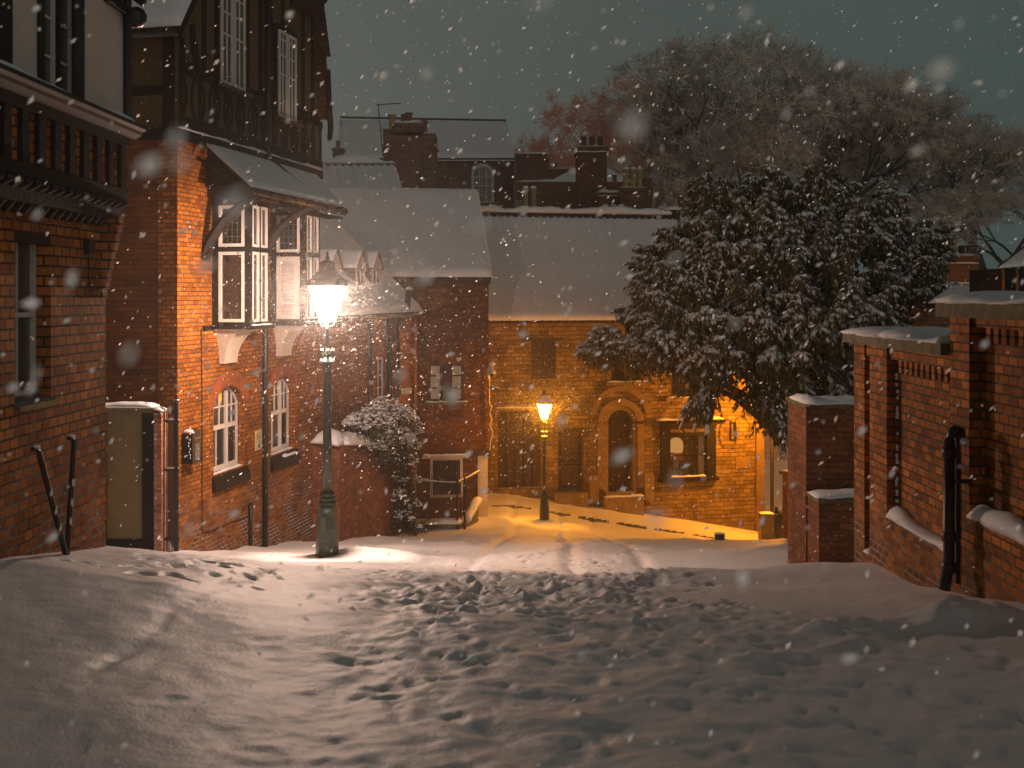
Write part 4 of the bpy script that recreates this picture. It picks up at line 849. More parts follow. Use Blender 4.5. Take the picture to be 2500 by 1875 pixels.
def build_shrub():
    t = thing('climbing_shrub', 'evergreen climbing shrub loaded with snow tumbling over the garden wall', 'shrub', tuple(FE.pt(9.5, -.2, -6.3)))
    rnd = random.Random(2); pts = []; sn = []
    blobs = [(905, 1040, .5, 24.0), (940, 1025, .55, 25.2), (975, 1035, .5, 26.2), (1000, 1060, .4, 27), (930, 1075, .5, 24.6), (965, 1085, .5, 25.6), (1000, 1100, .35, 26.8), (985, 1140, .38, 26.2), (1000, 1185, .33, 26.4), (975, 1180, .3, 26), (972, 1225, .33, 25.9), (1000, 1240, .3, 26.3), (985, 1275, .3, 26), (960, 1270, .22, 25.8), (880, 1050, .35, 23.6), (860, 1040, .22, 23.2), (915, 1100, .3, 24.2), (950, 1130, .35, 25.2), (1005, 1290, .22, 26.2)]
    for px, py, r, Y in blobs:
        c = P(px, py, Y)
        for k in range(int(620 * r)):
            d = Vector((rnd.gauss(0, 1), rnd.gauss(0, 1), rnd.gauss(0, 1))).normalized(); q = c + d * r * (1.0 - .5 * rnd.random() ** 2)
            pts.append((q, d))
            if d.z > .05 and rnd.random() < (.95 if py < 1110 else .5): sn.append((q + Vector((0, 0, .03)), 1))
    leaf_cloud(None, pts, .075, IVY, 'foliage', t); snow_blobs(sn, .05, 'snow_load', t)
    m = MB()
    for k in range(5): m.tube([P(985 + 6 * k, 1300, 26), P(980 + 8 * k, 1200, 26.1), P(965 + 6 * k, 1090, 25.8), P(930 + 10 * k, 1050, 25.3)], [.04, .035, .03, .015], 5)
    m.build('stem', YEWBARK, t)
build_shrub()
# ------------------------------------------------------------------ tall brick house with snow roof (C)
FC = Frame(PX(1193, 32), 32.0, .994, .11)
def build_C():
    t = thing('gabled_brick_house', 'plain brick house under a big snow covered roof with a cream painted corner pillar', 'house', (PX(1193, 32), 32, -7.3))
    z = lambda py, Y=32: PZ(py, Y); ze = z(682)
    xa, xb = FC.u(1047), FC.u(1131); za, zb = z(978), z(888); zj = z(1107)
    m = MB(FC).wall(-9, 0, zj, ze, .3, [(xa, xb, za, zb)], .12); m.build('brick_wall', BR_C, t)
    MB(FC).box(xa - .1, xb + .1, .301, .32, za - .1, zb + .1).build('room_dark', DARKIN, t)
    mid = (xa + xb) / 2
    MB(FC).box(mid - .14, mid + .14, .04, .12, za, zb).build('window_post', DOOR, t)
    for a, b in ((xa + .01, mid - .145), (mid + .145, xb - .01)):
        w = MB(FC).ring(a, b, za + .01, zb - .01, .04, .09, .05).build('window', DOOR, t)
        MB(FC).box(a + .05, b - .05, .075, .085, za + .06, zb - .06).build('pane', BLIND, w)
        m = MB(FC); [m.box(a + .05, b - .05, .05, .07, zz - .022, zz + .022) for zz in (za + (zb - za) * .35, za + (zb - za) * .68)]; m.build('glazing_bars', DOOR, w)
    m = MB(FC).box(xa - .12, xb + .12, -.08, -.002, za - .12, za - .02); m.build('window_ledge', COPING, t)
    s = MB(FC); snow_strip(s, (xa - .12, -.05, za - .02), (mid + .05, -.05, za - .02), .08, .04, (0, 1, 0), .06, 0, 4); snow_strip(s, (mid + .25, -.05, za - .02), (xb + .14, -.05, za - .02), .08, .03, (0, 1, 0), .06, 0, 6); s.build('ledge_snow', SNOW, t, True)
    # eaves board, roof
    MB(FC).box(-9, .05, -.14, -.002, ze - .16, ze).build('eaves_board', DOOR, t)
    y1 = 4.2; zr = PZ(470, 36.2); e0 = FC.pt(-9, -.3, ze + .0); e1 = FC.pt(.1, -.3, ze + .0); r1 = FC.pt(-.02, y1, zr); r0 = FC.pt(-9, y1, zr)
    MB().prism([e0, e1, r1, r0], (0, 0, .06)).build('roof', TILE, t)
    s = MB(); v = Vector((0, 0, .062)); snow_roof(s, e0 + v, e1 + v, r1 + v, r0 + v, .15, 90, 40, .07, seed=12, tile=.3, tamp=.004); s.build('roof_snow', SNOW, t, True)
    m = MB(FC); m.poly([(0, 0, zj), (0, 8.4, zj), (0, 8.4, ze), (0, y1, zr), (0, 0, ze)]); m.build('gable_wall', BR_C, t)
    m = MB(FC); m.poly([(-9, 8.4, ze), (0, 8.4, ze), (0, y1, zr), (-9, y1, zr)]); m.build('back_roof', TILE, t)
    # ground storey set back behind the railed area
    m = MB(FC); m.wall(-9, -.36, -8.4, zj - .002, .3, [(FC.u(1056), FC.u(1128), z(1205), z(1122))], .1)
    m.M = FC.M @ Matrix.Translation((0, .35, 0)) if False else FC.M; m.build('ground_storey', BR_C, t)
    MB(FC).box(FC.u(1054), FC.u(1130), .301, .33, z(1208), z(1118)).build('dark_room', DARKIN, t)
    w = MB(FC).ring(FC.u(1050), FC.u(1130), z(1212), z(1115), -.02, .05, .085).build('window', WHITE, t)
    MB(FC).box(FC.u(1053), FC.u(1127), .03, .04, z(1206), z(1121)).build('pane', GLASS, w)
    MB(FC).box(FC.u(1031), FC.u(1143), -.10, -.021, z(1116), z(1109)).build('lintel', WHITE, w)
    s = MB(FC); snow_strip(s, (FC.u(1031), -.05, z(1109)), (FC.u(1143), -.05, z(1109)), .10, .05, (0, 1, 0), .08, 0, 4); s.build('lintel_snow', SNOW, w, True)
    # cream corner pillar, bressummer
    MB(FC).box(-.34, -.03, -.02, .4, -8.3, zj - .06).build('corner_pillar', CREAM, t)
    MB(FC).box(-1.3, .02, -.05, .35, zj - .058, zj + .12).build('bressummer', DOOR, t)
    MB(FC).box(-.03, .0, .41, 8.4, -8.3, zj - .01).build('side_wall_lower', BR_C, t)
    # cables down the corner, hanging wire
    c = [(1191, 905), (1190, 960), (1191, 985), (1197, 992), (1194, 1000), (1191, 1010), (1196, 1022), (1191, 1040), (1198, 1052), (1199, 1064), (1193, 1073), (1191, 1100)]
    m = MB().tube([FC.pt(.015 + (max(a, 1190) - 1190) * .013, -.05, z(b)) for a, b in c], .014, 5); m.build('cable', CREAM, t)
    m = MB().tube([P(1032, 1030, 31.9), P(1060, 1028, 31.9), P(1095, 1026, 31.9), P(1120, 1022, 31.9), P(1148, 1020, 31.9)], .02, 5); m.build('pipe_run', LEAD, t)
    # broken edge beam
BLIND = plain('pale_window_blind', (0.62, 0.56, 0.46), .8, .08, 6)
BR_C = brickmat('brick_tall_house', (0.25, 0.085, 0.014), (0.14, 0.042, 0.009), (0.10, 0.055, 0.02), bw=0.24, rh=0.085, ms=.012, snowy=.5, var=.45)
build_C()
def build_cctv():
    Y = 31.8; t = thing('security_camera', 'white dome security camera on a curved bracket at the brick house corner', 'camera', tuple(P(1194, 925, Y)))
    m = MB(); m.tube([P(1193, 925, Y), P(1192, 905, Y), P(1195, 892, Y), P(1202, 890, Y), P(1203, 897, Y)], .035, 8); m.build('bracket', WHITE, t, True)
    m = MB(); c = P(1202, 912, Y); m.lathe(c, [(.03, .2), (.05, .15), (.10, .06), (.11, 0)], 14); m.build('hood', WHITE, t, True)
    m = MB(); m.lathe(c, [(.085, -.001), (.085, -.05), (.06, -.10), (0, -.12)], 14); m.build('dome', GLASS, t, True)
    s = MB(); s.lathe(P(1202, 890, Y), [(.0, -.02), (.10, -.01), (.11, .02), (.07, .07), (0, .09)], 12); s.build('snow_cap', SNOW, t, True)
    t = thing('flood_lamp', 'small unlit flood lamp under the dome camera on the house corner', 'lamp', tuple(P(1193, 945, Y)))
    m = MB(); m.tube([P(1191, 938, Y), P(1194, 946, Y), P(1200, 944, Y)], .03, 6); m.build('arm', LEAD, t)
    m = MB(); a = P(1207, 949, Y); m.hexa([(a.x - .12, a.y - .1, a.z), (a.x + .12, a.y - .1, a.z - .06), (a.x + .12, a.y + .1, a.z - .06), (a.x - .12, a.y + .1, a.z), (a.x - .1, a.y - .1, a.z + .08), (a.x + .13, a.y - .1, a.z + .02), (a.x + .13, a.y + .1, a.z + .02), (a.x - .1, a.y + .1, a.z + .08)]); m.build('lamp_head', LEAD, t)
    s = MB(); snow_strip(s, (a.x - .1, a.y, a.z + .075), (a.x + .13, a.y, a.z + .02), .18, .05, (0, 1, 0), .05, 0, 1); s.build('snow', SNOW, t, True)
build_cctv()
# railings in front of C
def build_railings():
    Y = 29.5; x = lambda p: PX(p, Y); z = lambda p: PZ(p, Y)
    t = thing('iron_railings', 'iron railings on a low snowy kerb wall in front of the tall brick house', 'railings', (x(1075), Y, z(1290)))
    m = MB(); m.box(x(1020), x(1124), Y - .1, Y + .15, z(1300), z(1277)); m.build('kerb_wall', COPING, t)
    s = MB(); snow_strip(s, (x(1034), Y, z(1277)), (x(1126), Y, z(1277)), .32, .13, (0, 1, 0), .08, .02, 2); s.build('kerb_snow', SNOW, t, True)
    n = 26
    for k in range(n):
        xx = x(1022) + (x(1119) - x(1022)) * k / (n - 1); MB().box(xx - .011, xx + .011, Y - .011, Y + .011, z(1277), z(1157) + .03 * math.sin(k * 9)).build('bar', IRON, t)
    m = MB(); m.box(x(1020), x(1121), Y - .02, Y + .02, z(1176), z(1173)); m.box(x(1020), x(1121), Y - .02, Y + .02, z(1264), z(1261)); m.build('rail', IRON, t)
    s = MB(); snow_strip(s, (x(1020), Y, z(1173)), (x(1118), Y, z(1178)), .06, .06, (0, 1, 0), .06, 0, 8); s.build('rail_snow', SNOW, t, True)
    g = thing('railing_return', 'short sloping handrail with gate posts beside the cream pillar', 'handrail', (x(1140), Y, z(1285)))
    for px in (1117, 1135): m = MB(); m.lathe((x(px), Y - .1, z(1290)), [(.035, 0), (.03, 1.35), (.05, 1.37), (.045, 1.42), (.0, 1.5)], 8); m.build('post', IRON, g)
    m = MB(); a = Vector((x(1120), Y - .05, z(1178))); b = FC.pt(-.3, -.15, PZ(1150, 32)); m.tube([a, b], .025, 6); m.build('handrail', IRON, g)
    s = MB(); snow_strip(s, a + Vector((0, 0, .02)), b + Vector((0, 0, .02)), .06, .06, (0, 1, 0), .06, 0, 4); s.build('handrail_snow', SNOW, g, True)
    for k in range(7): p = a.lerp(b, (k + .7) / 7.6); MB().box(p.x - .011, p.x + .011, p.y - .011, p.y + .011, -7.2, p.z).build('bar', IRON, g)
    m = MB(); m.hexa([(x(1136), Y + .1, -7.4), (x(1160), Y + 1.4, -7.4), (x(1163), Y + 1.6, -7.4), (x(1139), Y + .3, -7.4), (x(1136), Y + .1, z(1275)), (x(1162), Y + 1.4, z(1245)), (x(1165), Y + 1.6, z(1245)), (x(1139), Y + .3, z(1275))]); m.build('kerb_stone', COPING, g)
    s = MB(); snow_strip(s, (x(1138), Y + .2, z(1275)), (x(1163), Y + 1.5, z(1245)), .22, .10, (1, -.2, 0), .08, .02, 3); s.build('kerb_snow', SNOW, g, True)
build_railings()
# ------------------------------------------------------------------ stone house (K)
FK = Frame(PX(1195, 37), 37.0, 1.0, .2)
def build_K():
    t = thing('stone_house', 'old limestone shop house lit orange by the far lamp, arched doorway and small shop window', 'house', tuple(FK.pt(5, 0, -8)))
    ze = -.98; z0 = -10; xr = FK.u(1862)
    def H(a, b, top, bot, *rise): x0, zb = FK.uz(a, bot); x1 = FK.u(b); zt = FK.uz((a + b) / 2, top)[1]; return (x0, x1, zb, zt) + rise
    holes = {'up1': H(1297, 1357, 832, 925), 'dr1': H(1216, 1322, 1002, 1192), 'dr2': H(1362, 1425, 1043, 1202), 'arch': H(1484, 1544, 1035, 1200, .52), 'up2': H(1492, 1566, 850, 932), 'up3': H(1637, 1722, 890, 970), 'shop': H(1618, 1738, 1040, 1166)}
    MB(FK).wall(-2.5, xr, z0, ze, .4, list(holes.values()), .28).build('stone_wall', STONE, t)
    MB(FK).box(-2.5, xr - .02, .41, 8, z0, ze - .02).build('inner_wall', DARKIN, t)
    h = holes
    # blocked upper window, doors
    a = h['up1']; MB(FK).box(a[0], a[1], .12, .2, a[2], a[3]).build('blocked_window', DOOR, t); MB(FK).box(a[0] - .3, a[1] + .25, -.06, -.002, a[3] + .0, a[3] + .10).build('lintel', DOOR, t)
    a = h['dr1']; MB(FK).box(a[0], a[1], .16, .22, a[2], a[3]).build('shop_front', DOOR, t)
    m = MB(FK); [m.box(a[0] + (a[1] - a[0]) * k / 5 - .02, a[0] + (a[1] - a[0]) * k / 5 + .02, .13, .159, a[2], a[3]) for k in range(1, 5)]; m.build('shutter_posts', TIMBER, t)
    m = MB(FK).box(a[0] - .1, a[1] + .1, -.1, -.002, a[3], a[3] + .10); m.build('lintel', STONE2, t); s = MB(FK); snow_strip(s, (a[0] - .1, -.05, a[3] + .1), (a[1] + .1, -.05, a[3] + .1), .1, .06, (0, 1, 0), .1, 0, 1); s.build('ledge_snow', SNOW, t, True)
    a = h['dr2']; d = MB(FK).box(a[0], a[1], .14, .2, a[2], a[3]).build('door', DOOR, t); m = MB(FK); m.ring(a[0] + .1, a[1] - .1, a[2] + .15, a[2] + 1.0, .12, .139, .05); m.ring(a[0] + .1, a[1] - .1, a[2] + 1.1, a[3] - .1, .12, .139, .05); m.build('door_panel', TIMBER, d)
    m = MB(FK).box(a[0] - .15, a[1] + .1, -.05, -.002, a[3], a[3] + .06); m.build('lintel', STONE2, t)
    m = MB(FK).box(a[0] - .2, a[1] + .1, -.35, -.002, a[2] - .5, a[2]); m.build('door_step', STONE2, t)
    a = h['arch']; ax0, ax1 = a[0], a[1]
    d = MB(FK).box(ax0, ax1, .24, .28, a[2], a[3] + a[4]).build('arched_door', DOOR, t)
    m = MB(FK); [m.box(ax0 + (ax1 - ax0) * k / 5 - .008, ax0 + (ax1 - ax0) * k / 5 + .008, .232, .239, a[2], a[3] + .4) for k in range(1, 5)]; m.build('door_board', TIMBER, d)
    m = MB(FK); c_ = (ax0 + ax1) / 2 + .1; zz = FK.uz(1520, 1105)[1]
    for k in range(16): b0 = k * math.pi / 8; b1 = b0 + math.pi / 8; m.hexa([(c_ + .17 * math.cos(q) * r, y, zz + .17 * math.sin(q) * r) for y in (.22, .231) for q, r in ((b0, 1), (b1, 1), (b1, 1.2), (b0, 1.2))])
    m.build('door_wreath', IVYD, d)
    def archring(x0, x1, zs, rise, t0, t1, y0, y1, name, mat, n=20, jamb=None):
        m = MB(FK); i_ = arch(x0 - t0, x1 + t0, zs, rise + t0, n); o_ = arch(x0 - t1, x1 + t1, zs, rise + t1, n)
        for k in range(n):
            g = .03; p, q, r_, s_ = i_[k], i_[k + 1], o_[k + 1], o_[k]
            m.hexa([(p[0], y0, p[1]), (q[0], y0, q[1]), (q[0], y1, q[1]), (p[0], y1, p[1]), (s_[0], y0, s_[1]), (r_[0], y0, r_[1]), (r_[0], y1, r_[1]), (s_[0], y1, s_[1])])
        if jamb is not None: m.box(x0 - t1, x0 - t0, y0, y1, jamb, zs - .002); m.box(x1 + t0, x1 + t1, y0, y1, jamb, zs - .002)
        return m.build(name, mat, t)
    archring(ax0, ax1, a[3], .52, .0, .16, -.05, -.002, 'arch_moulding', STONE2, jamb=a[2]); archring(ax0, ax1, a[3], .52, .17, .42, -.11, -.002, 'arch_order', STONE2, jamb=a[2] + .1)
    archring(ax0 - .35, ax1 + .35, a[3] + .15, .95, .12, .34, -.16, -.002, 'hood_mould', STONE2, 18)
    for xx in (ax0 - .75, ax1 + .42): MB(FK).box(xx, xx + .36, -.2, -.003, a[2] - .4, a[2] + .65).build('arch_plinth', STONE2, t)
    m = MB(FK).box(ax0 - .25, ax1 + .3, -.45, -.21, -9.3, a[2] - .14); m.box(ax0 - .1, ax1 + .1, -.2, .2, -9.3, a[2]); m.build('door_step', STONE2, t)
    s = MB(FK); snow_strip(s, (ax0 - .25, -.33, a[2] - .14), (ax1 + .3, -.33, a[2] - .14), .22, .05, (0, 1, 0), .1, 0, 6); s.build('step_snow', SNOW, t, True)
    for nm in ('up2', 'up3'):
        a = h[nm]; window(FK, t, a[0] + .01, a[1] - .01, a[2] + .01, a[3] - .01, .1, .08, 2, 1, mat=DOOR, bar=.12)
        MB(FK).box(a[0] - .2, a[1] + .2, -.12, -.002, a[2] - .14, a[2] - .01).build('window_ledge', STONE2, t)
        s = MB(FK); snow_strip(s, (a[0] - .15, -.06, a[2] - .01), (a[1] + .15, -.06, a[2] - .01), .1, .05, (0, 1, 0), .1, 0, 3); s.build('ledge_snow', SNOW, t, True)
    # shop window
    a = h['shop']; x0, x1, zb, zt = a
    sw = MB(FK); sw.box(x0 - .1, x0 + .26, -.12, .1, zb - .02, zt); sw.box(x1 - .24, x1 + .12, -.12, .1, zb - .02, zt); sw.box(x0 + .26, x1 - .24, -.10, .1, zt - .36, zt); sw.box(x0 - .2, x1 + .22, -.2, -.005, zb - .14, zb - .025)
    sw.box(x0 - .12, x1 + .15, -.14, -.004, zt + .002, zt + .12); sw = sw.build('shop_window', TIMBER, t)
    m = MB(FK); m.prism([(x0 - .32, -.34, zt + .26), (x0 - .32, -.005, zt + .26), (x0 - .12, -.005, zt + .122), (x0 - .12, -.15, zt + .122)], (x1 - x0 + .64, 0, 0)); m.build('cornice', TIMBER, sw)
    s = MB(FK); snow_strip(s, (x0 - .32, -.18, zt + .262), (x1 + .3, -.18, zt + .262), .34, .08, (0, 1, 0), .08, .0, 3); s.build('cornice_snow', SNOW, sw, True)
    s = MB(FK); snow_strip(s, (x0 + .28, -.04, zb), (x1 - .26, -.04, zb), .1, .07, (0, 1, 0), .08, .0, 9); s.build('sill_snow', SNOW, sw, True)
    MB(FK).box(x0 + .26, x1 - .24, .02, .03, zb, zt - .36).build('pane', CLEAR, sw)
    xm = (x0 + .26 + x1 - .24) / 2 + .12; zm = zb + (zt - zb) * .42
    m = MB(FK); m.box(xm - .02, xm + .02, .0, .05, zb, zt - .36); m.box(x0 + .26, xm - .02, .0, .05, zm - .015, zm + .015); m.box(xm + .02, x1 - .24, .0, .05, zm - .015, zm + .015); m.build('glazing_bars', TIMBER, sw)
    # display: room box, glowing dome for the reflection, drawers, tins
    m = MB(FK); m.poly([(x0 + .2, .7, zb - .1), (x1 - .2, .7, zb - .1), (x1 - .2, .7, zt), (x0 + .2, .7, zt)]); m.poly([(x0 + .2, .1, zb), (x1 - .2, .1, zb), (x1 - .2, .7, zb), (x0 + .2, .7, zb)]); m.build('shop_interior', SHOPIN, sw)
    m = MB(FK); m.box(x1 - .48, x1 - .26, .12, .16, zb, zt - .36); m.build('side_curtain', CREAM, sw)
    cx = x0 + .66; m = MB(FK); m.lathe((cx, .35, zt - 1.02), [(.24, 0), (.27, .2), (.24, .42), (.14, .52), (.0, .55)], 16); m.build('reflected_dome', REFLECTED, sw, True)
    m = MB(FK); m.box(cx - .24, cx - .03, .3, .5, zt - 1.34, zt - 1.06); m.box(cx + .03, cx + .24, .3, .5, zt - 1.34, zt - 1.06); m.build('orange_box', ORANGEBOX, sw)
    rnd = random.Random(4); m = MB(FK)
    for k in range(12): xx = x0 + .36 + .105 * k; m.lathe((xx, .3 + .2 * rnd.random(), zb), [(.04, 0), (.05, .02), (.05, .12 + .16 * rnd.random()), (.025, .3), (0, .33)], 8)
    m.build('shop_goods', POT_Y, sw)
    m = MB(FK); m.lathe((x0 + .62, .32, zb + .3), [(.02, 0), (.1, .02), (.14, .2), (.09, .42), (.05, .5), (.07, .55), (.07, .62), (0, .68)], 12); m.build('teapot_stand', WHITE_PL, sw, True)
    cu = bpy.data.curves.new('fascia_lettering', 'FONT'); cu.body = 'IMPERIAL TEAS & COFFEE'; cu.size = .17; cu.extrude = .004; cu.align_x = 'CENTER'; cu.align_y = 'CENTER'
    ot = bpy.data.objects.new('tmp', cu); S.collection.objects.link(ot); bpy.context.view_layer.update()
    me = bpy.data.meshes.new_from_object(ot.evaluated_get(bpy.context.evaluated_depsgraph_get())); bpy.data.objects.remove(ot)
    wtxt = max(v.co.x for v in me.vertices) - min(v.co.x for v in me.vertices); sc = (x1 - x0 - .36) / wtxt
    Mt = FRM[sw.name].inverted() @ FK.M @ Matrix.Translation(((x0 + x1) / 2, -.106, zt - .17)) @ Matrix.Rotation(R(90), 4, 'X') @ Matrix.Diagonal((sc, sc * 1.1, 1, 1))
    me.transform(Mt); me.materials.clear(); me.materials.append(GILT); o = bpy.data.objects.new('fascia_lettering', me); S.collection.objects.link(o); o.parent = sw
    # plaques, hanging sign bracket, conduit
    px0, px1 = FK.u(1796), FK.u(1832); MB(FK).box(px0, px1, -.03, -.002, FK.uz(1813, 1143)[1], FK.uz(1813, 1119)[1]).build('stone_plaque', STONE2, t)
    m = MB(FK); a, b = FK.u(1783), FK.u(1796); m.ring(a, b, FK.uz(1790, 1074)[1], FK.uz(1790, 1030)[1], -.06, -.003, .03); m.build('bracket_plate', IRON, t)
    m = MB(); c = FK.pt(FK.u(1797), -.5, FK.uz(1797, 1040)[1]); m.tube([c + Vector((.3 * math.sin(q), 0, .42 * math.cos(q))) for q in np.linspace(-2.8, 2.8, 16)], .02, 6); m.build('hanging_sign_hoop', IRON, t)
    m = MB(FK); m.box(xr - .30, xr + .02, -.1, .0 - .003, z0, -3.5); m.build('corner_quoins', STONE2, t)
    u = FK.u(1885, -.12); MB().tube([FK.pt(u, -.12, -3.2), FK.pt(u, -.12, -9.2)], .07, 8).build('downpipe', DOOR, t, True)
    # roof
    y1 = 4.6; zr = 3.18; e0 = FK.pt(-2.6, -.3, ze); e1 = FK.pt(xr + .2, -.3, ze); r1 = FK.pt(xr + .2, y1, zr); r0 = FK.pt(-2.6, y1, zr)
    MB().prism([e0, e1, r1, r0], (0, 0, .08)).build('roof', TILE, t)
    s = MB(); v = Vector((0, 0, .082)); snow_roof(s, e0 + v, e1 + v, r1 + v, r0 + v, .11, 420, 40, .05, tile=.30, tamp=.007, seed=21); s.build('roof_snow', SNOW, t, True)
    s = MB(); snow_strip(s, r0 + Vector((0, 0, .22)), r1 + Vector((0, 0, .22)), .35, .2, (-.2, 1, 0), .15, .02, 11, False); s.build('ridge_snow', SNOW, t, True)
    m = MB(); k = 0; Lr = (r1 - r0).length
    while k * .3 < Lr: p = r0.lerp(r1, k * .3 / Lr) + Vector((0, -.23, .10)); m.lathe(p, [(.0, -.1), (.10, -.06), (.11, .03), (.0, .08)], 6); k += 1
    m.build('ridge_tiles', TILE, t)
    m = MB(); k = 0; Le = (e1 - e0).length
    while k * .3 < Le: p = e0.lerp(e1, k * .3 / Le) + Vector((0, -.04, .01)); m.tube([p, p + Vector((0, .3, .25))], .05, 6); k += 1
    m.build('eaves_tiles', TILE, t)
    m = MB(FK); m.poly([(-2.6, 9.5, ze), (xr + .2, 9.5, ze), (xr + .2, y1, zr), (-2.6, y1, zr)]); m.build('back_roof', TILE, t)
    m = MB(FK); m.poly([(xr, 0, z0), (xr, 9.5, z0), (xr, 9.5, ze), (xr, y1, zr - .05), (xr, 0, ze)]); m.build('gable_end', STONE, t)
IVYD = plain('dark_wreath_leaves', (0.05, 0.07, 0.03), .8, .4, 40)
SHOPIN = plain('shop_shelves_brown', (0.12, 0.05, 0.02), .8, .7, 4)
REFLECTED = emis('glowing_reflection', (1, .47, .13), .55)  # reflection in the shop window built as an emissive dome
ORANGEBOX = plain('orange_tea_box', (0.7, 0.16, 0.04), .5, .2, 4)
GILT = plain('gilt_letters', (0.42, 0.24, 0.14), .4, .1, 4)
build_K()
def build_wall_lantern():
    p = FK.pt(FK.u(1900, -1.7), -1.7, PZ(988, 37.4)); p2 = P(1938, 998, 38.4)
    t = thing('wall_lantern', 'lit lantern on the stone house corner, half hidden by the hanging yew branches', 'lantern', tuple(p))
    m = MB(); m.lathe(p, [(.06, -.26), (.10, -.02), (.10, 0)], 8); m.build('glass_shade', LIT2, t)
    m = MB(); m.lathe(p, [(.14, .002), (.12, .05), (.03, .14), (0, .2)], 8); m.tube([p + Vector((0, 0, .18)), p + Vector((0, .2, .3)), p + Vector((0, 1.7, .25))], .02, 6); m.build('lantern_cap', IRON, t)
    ld = bpy.data.lights.new('wall_lantern_light', 'POINT'); ld.energy = LAMP3_W; ld.color = LAMP_SODIUM; ld.shadow_soft_size = .06
    lo = bpy.data.objects.new('wall_lantern_light', ld); S.collection.objects.link(lo); lo.parent = t; lo.location = (0, -.05, -.12)
build_wall_lantern()
def small_things():
    Y = 36.6
    p = P(1873, 1302, Y); t = thing('cable_cabinet', 'boxy brown street cabinet at the foot of the stone house corner', 'cabinet', tuple(p)); x0, x1 = PX(1855, Y), PX(1887, Y); zt, zb = PZ(1256, Y), PZ(1302, Y) - .6
    MB().box(x0, x1, Y - .2, Y + .25, zb, zt).build('body', plain('brown_cabinet', (.16, .10, .05), .5, .15, 5, .1), t); MB().box(x0 - .03, x1 + .03, Y - .23, Y + .28, zt + .001, zt + .04).build('lid', COPING, t)
    m = MB(); m.box(x0 + .04, (x0 + x1) / 2 - .01, Y - .212, Y - .201, zb + .6, zt - .05); m.box((x0 + x1) / 2 + .01, x1 - .04, Y - .212, Y - .201, zb + .6, zt - .05); m.build('door', TIMBER, t) if False else None
    s = MB(); snow_strip(s, (x0, Y, zt + .04), (x1, Y, zt + .04), .4, .05, (0, 1, 0), .1, 0, 1); s.build('snow', SNOW, t, True)
    x0, x1 = PX(1890, Y), PX(1912, Y); zt = PZ(1258, Y)
    t = thing('rubbish_bin', 'dark wheeled bin beside the brown cabinet below the downpipe', 'bin', (x0, Y + .2, zb))
    MB().hexa([(x0 + .03, Y - .1, zb), (x1 - .03, Y - .1, zb), (x1 - .03, Y + .3, zb), (x0 + .03, Y + .3, zb), (x0, Y - .14, zt), (x1, Y - .14, zt), (x1, Y + .34, zt), (x0, Y + .34, zt)]).build('body', IRON, t); MB().box(x0 - .03, x1 + .03, Y - .18, Y + .38, zt + .001, zt + .07).build('lid', IRON, t); MB().box(x0 + .03, x0 + .13, Y - .05, Y + .05, zt + .071, PZ(1238, Y)).build('lid_handle', IRON, t)
    Y = 24.2; p = P(1757, 1308, Y); t = thing('drain_grate', 'small dark iron grate poking out of the snow by the street crest', 'grate', tuple(p))
    MB().box(p.x - .11, p.x + .11, Y - .05, Y + .08, p.z - .25, p.z + .05).build('grate_body', IRON, t); m = MB(); [m.box(p.x - .1 + .045 * k, p.x - .085 + .045 * k, Y - .062, Y - .051, p.z - .2, p.z + .03) for k in range(5)]; m.build('grate_slots', LEAD, t)
    s = MB(); snow_strip(s, (p.x - .12, Y, p.z + .05), (p.x + .12, Y, p.z + .05), .13, .03, (0, 1, 0), .05, 0, 1); s.build('snow', SNOW, t, True)
    m = MB(); n_ = 40; pts = []
    for k in range(n_ + 1):
        x = -1.2 + 10.6 * k / n_; y = 36.0 + .2 * (x + .8) - 1.9; pts.append((x, y, g1(x, y) + .02))
    for a, b in zip(pts, pts[1:]):
        if int(a[0] * 3.7) % 5 != 2: m.box(a[0], b[0] - .01, a[1] - .03, a[1] + .03, a[2] - .2, a[2] + .02)
    o = m.build('kerb', COPING); o['kind'] = 'structure'
    # overhead wire from the brick house to the stone house
    m = MB(); a = P(1192, 782, 31.8); b = P(1525, 836, 37.4); pts = [a.lerp(b, k / 12) + Vector((0, 0, -.35 * math.sin(math.pi * k / 12))) for k in range(13)]
    m.tube(pts, .012, 4); tag(m.build('overhead_cable', LEAD), 'thin cable sagging from the brick house corner across the stone house wall', 'cable')
small_things()
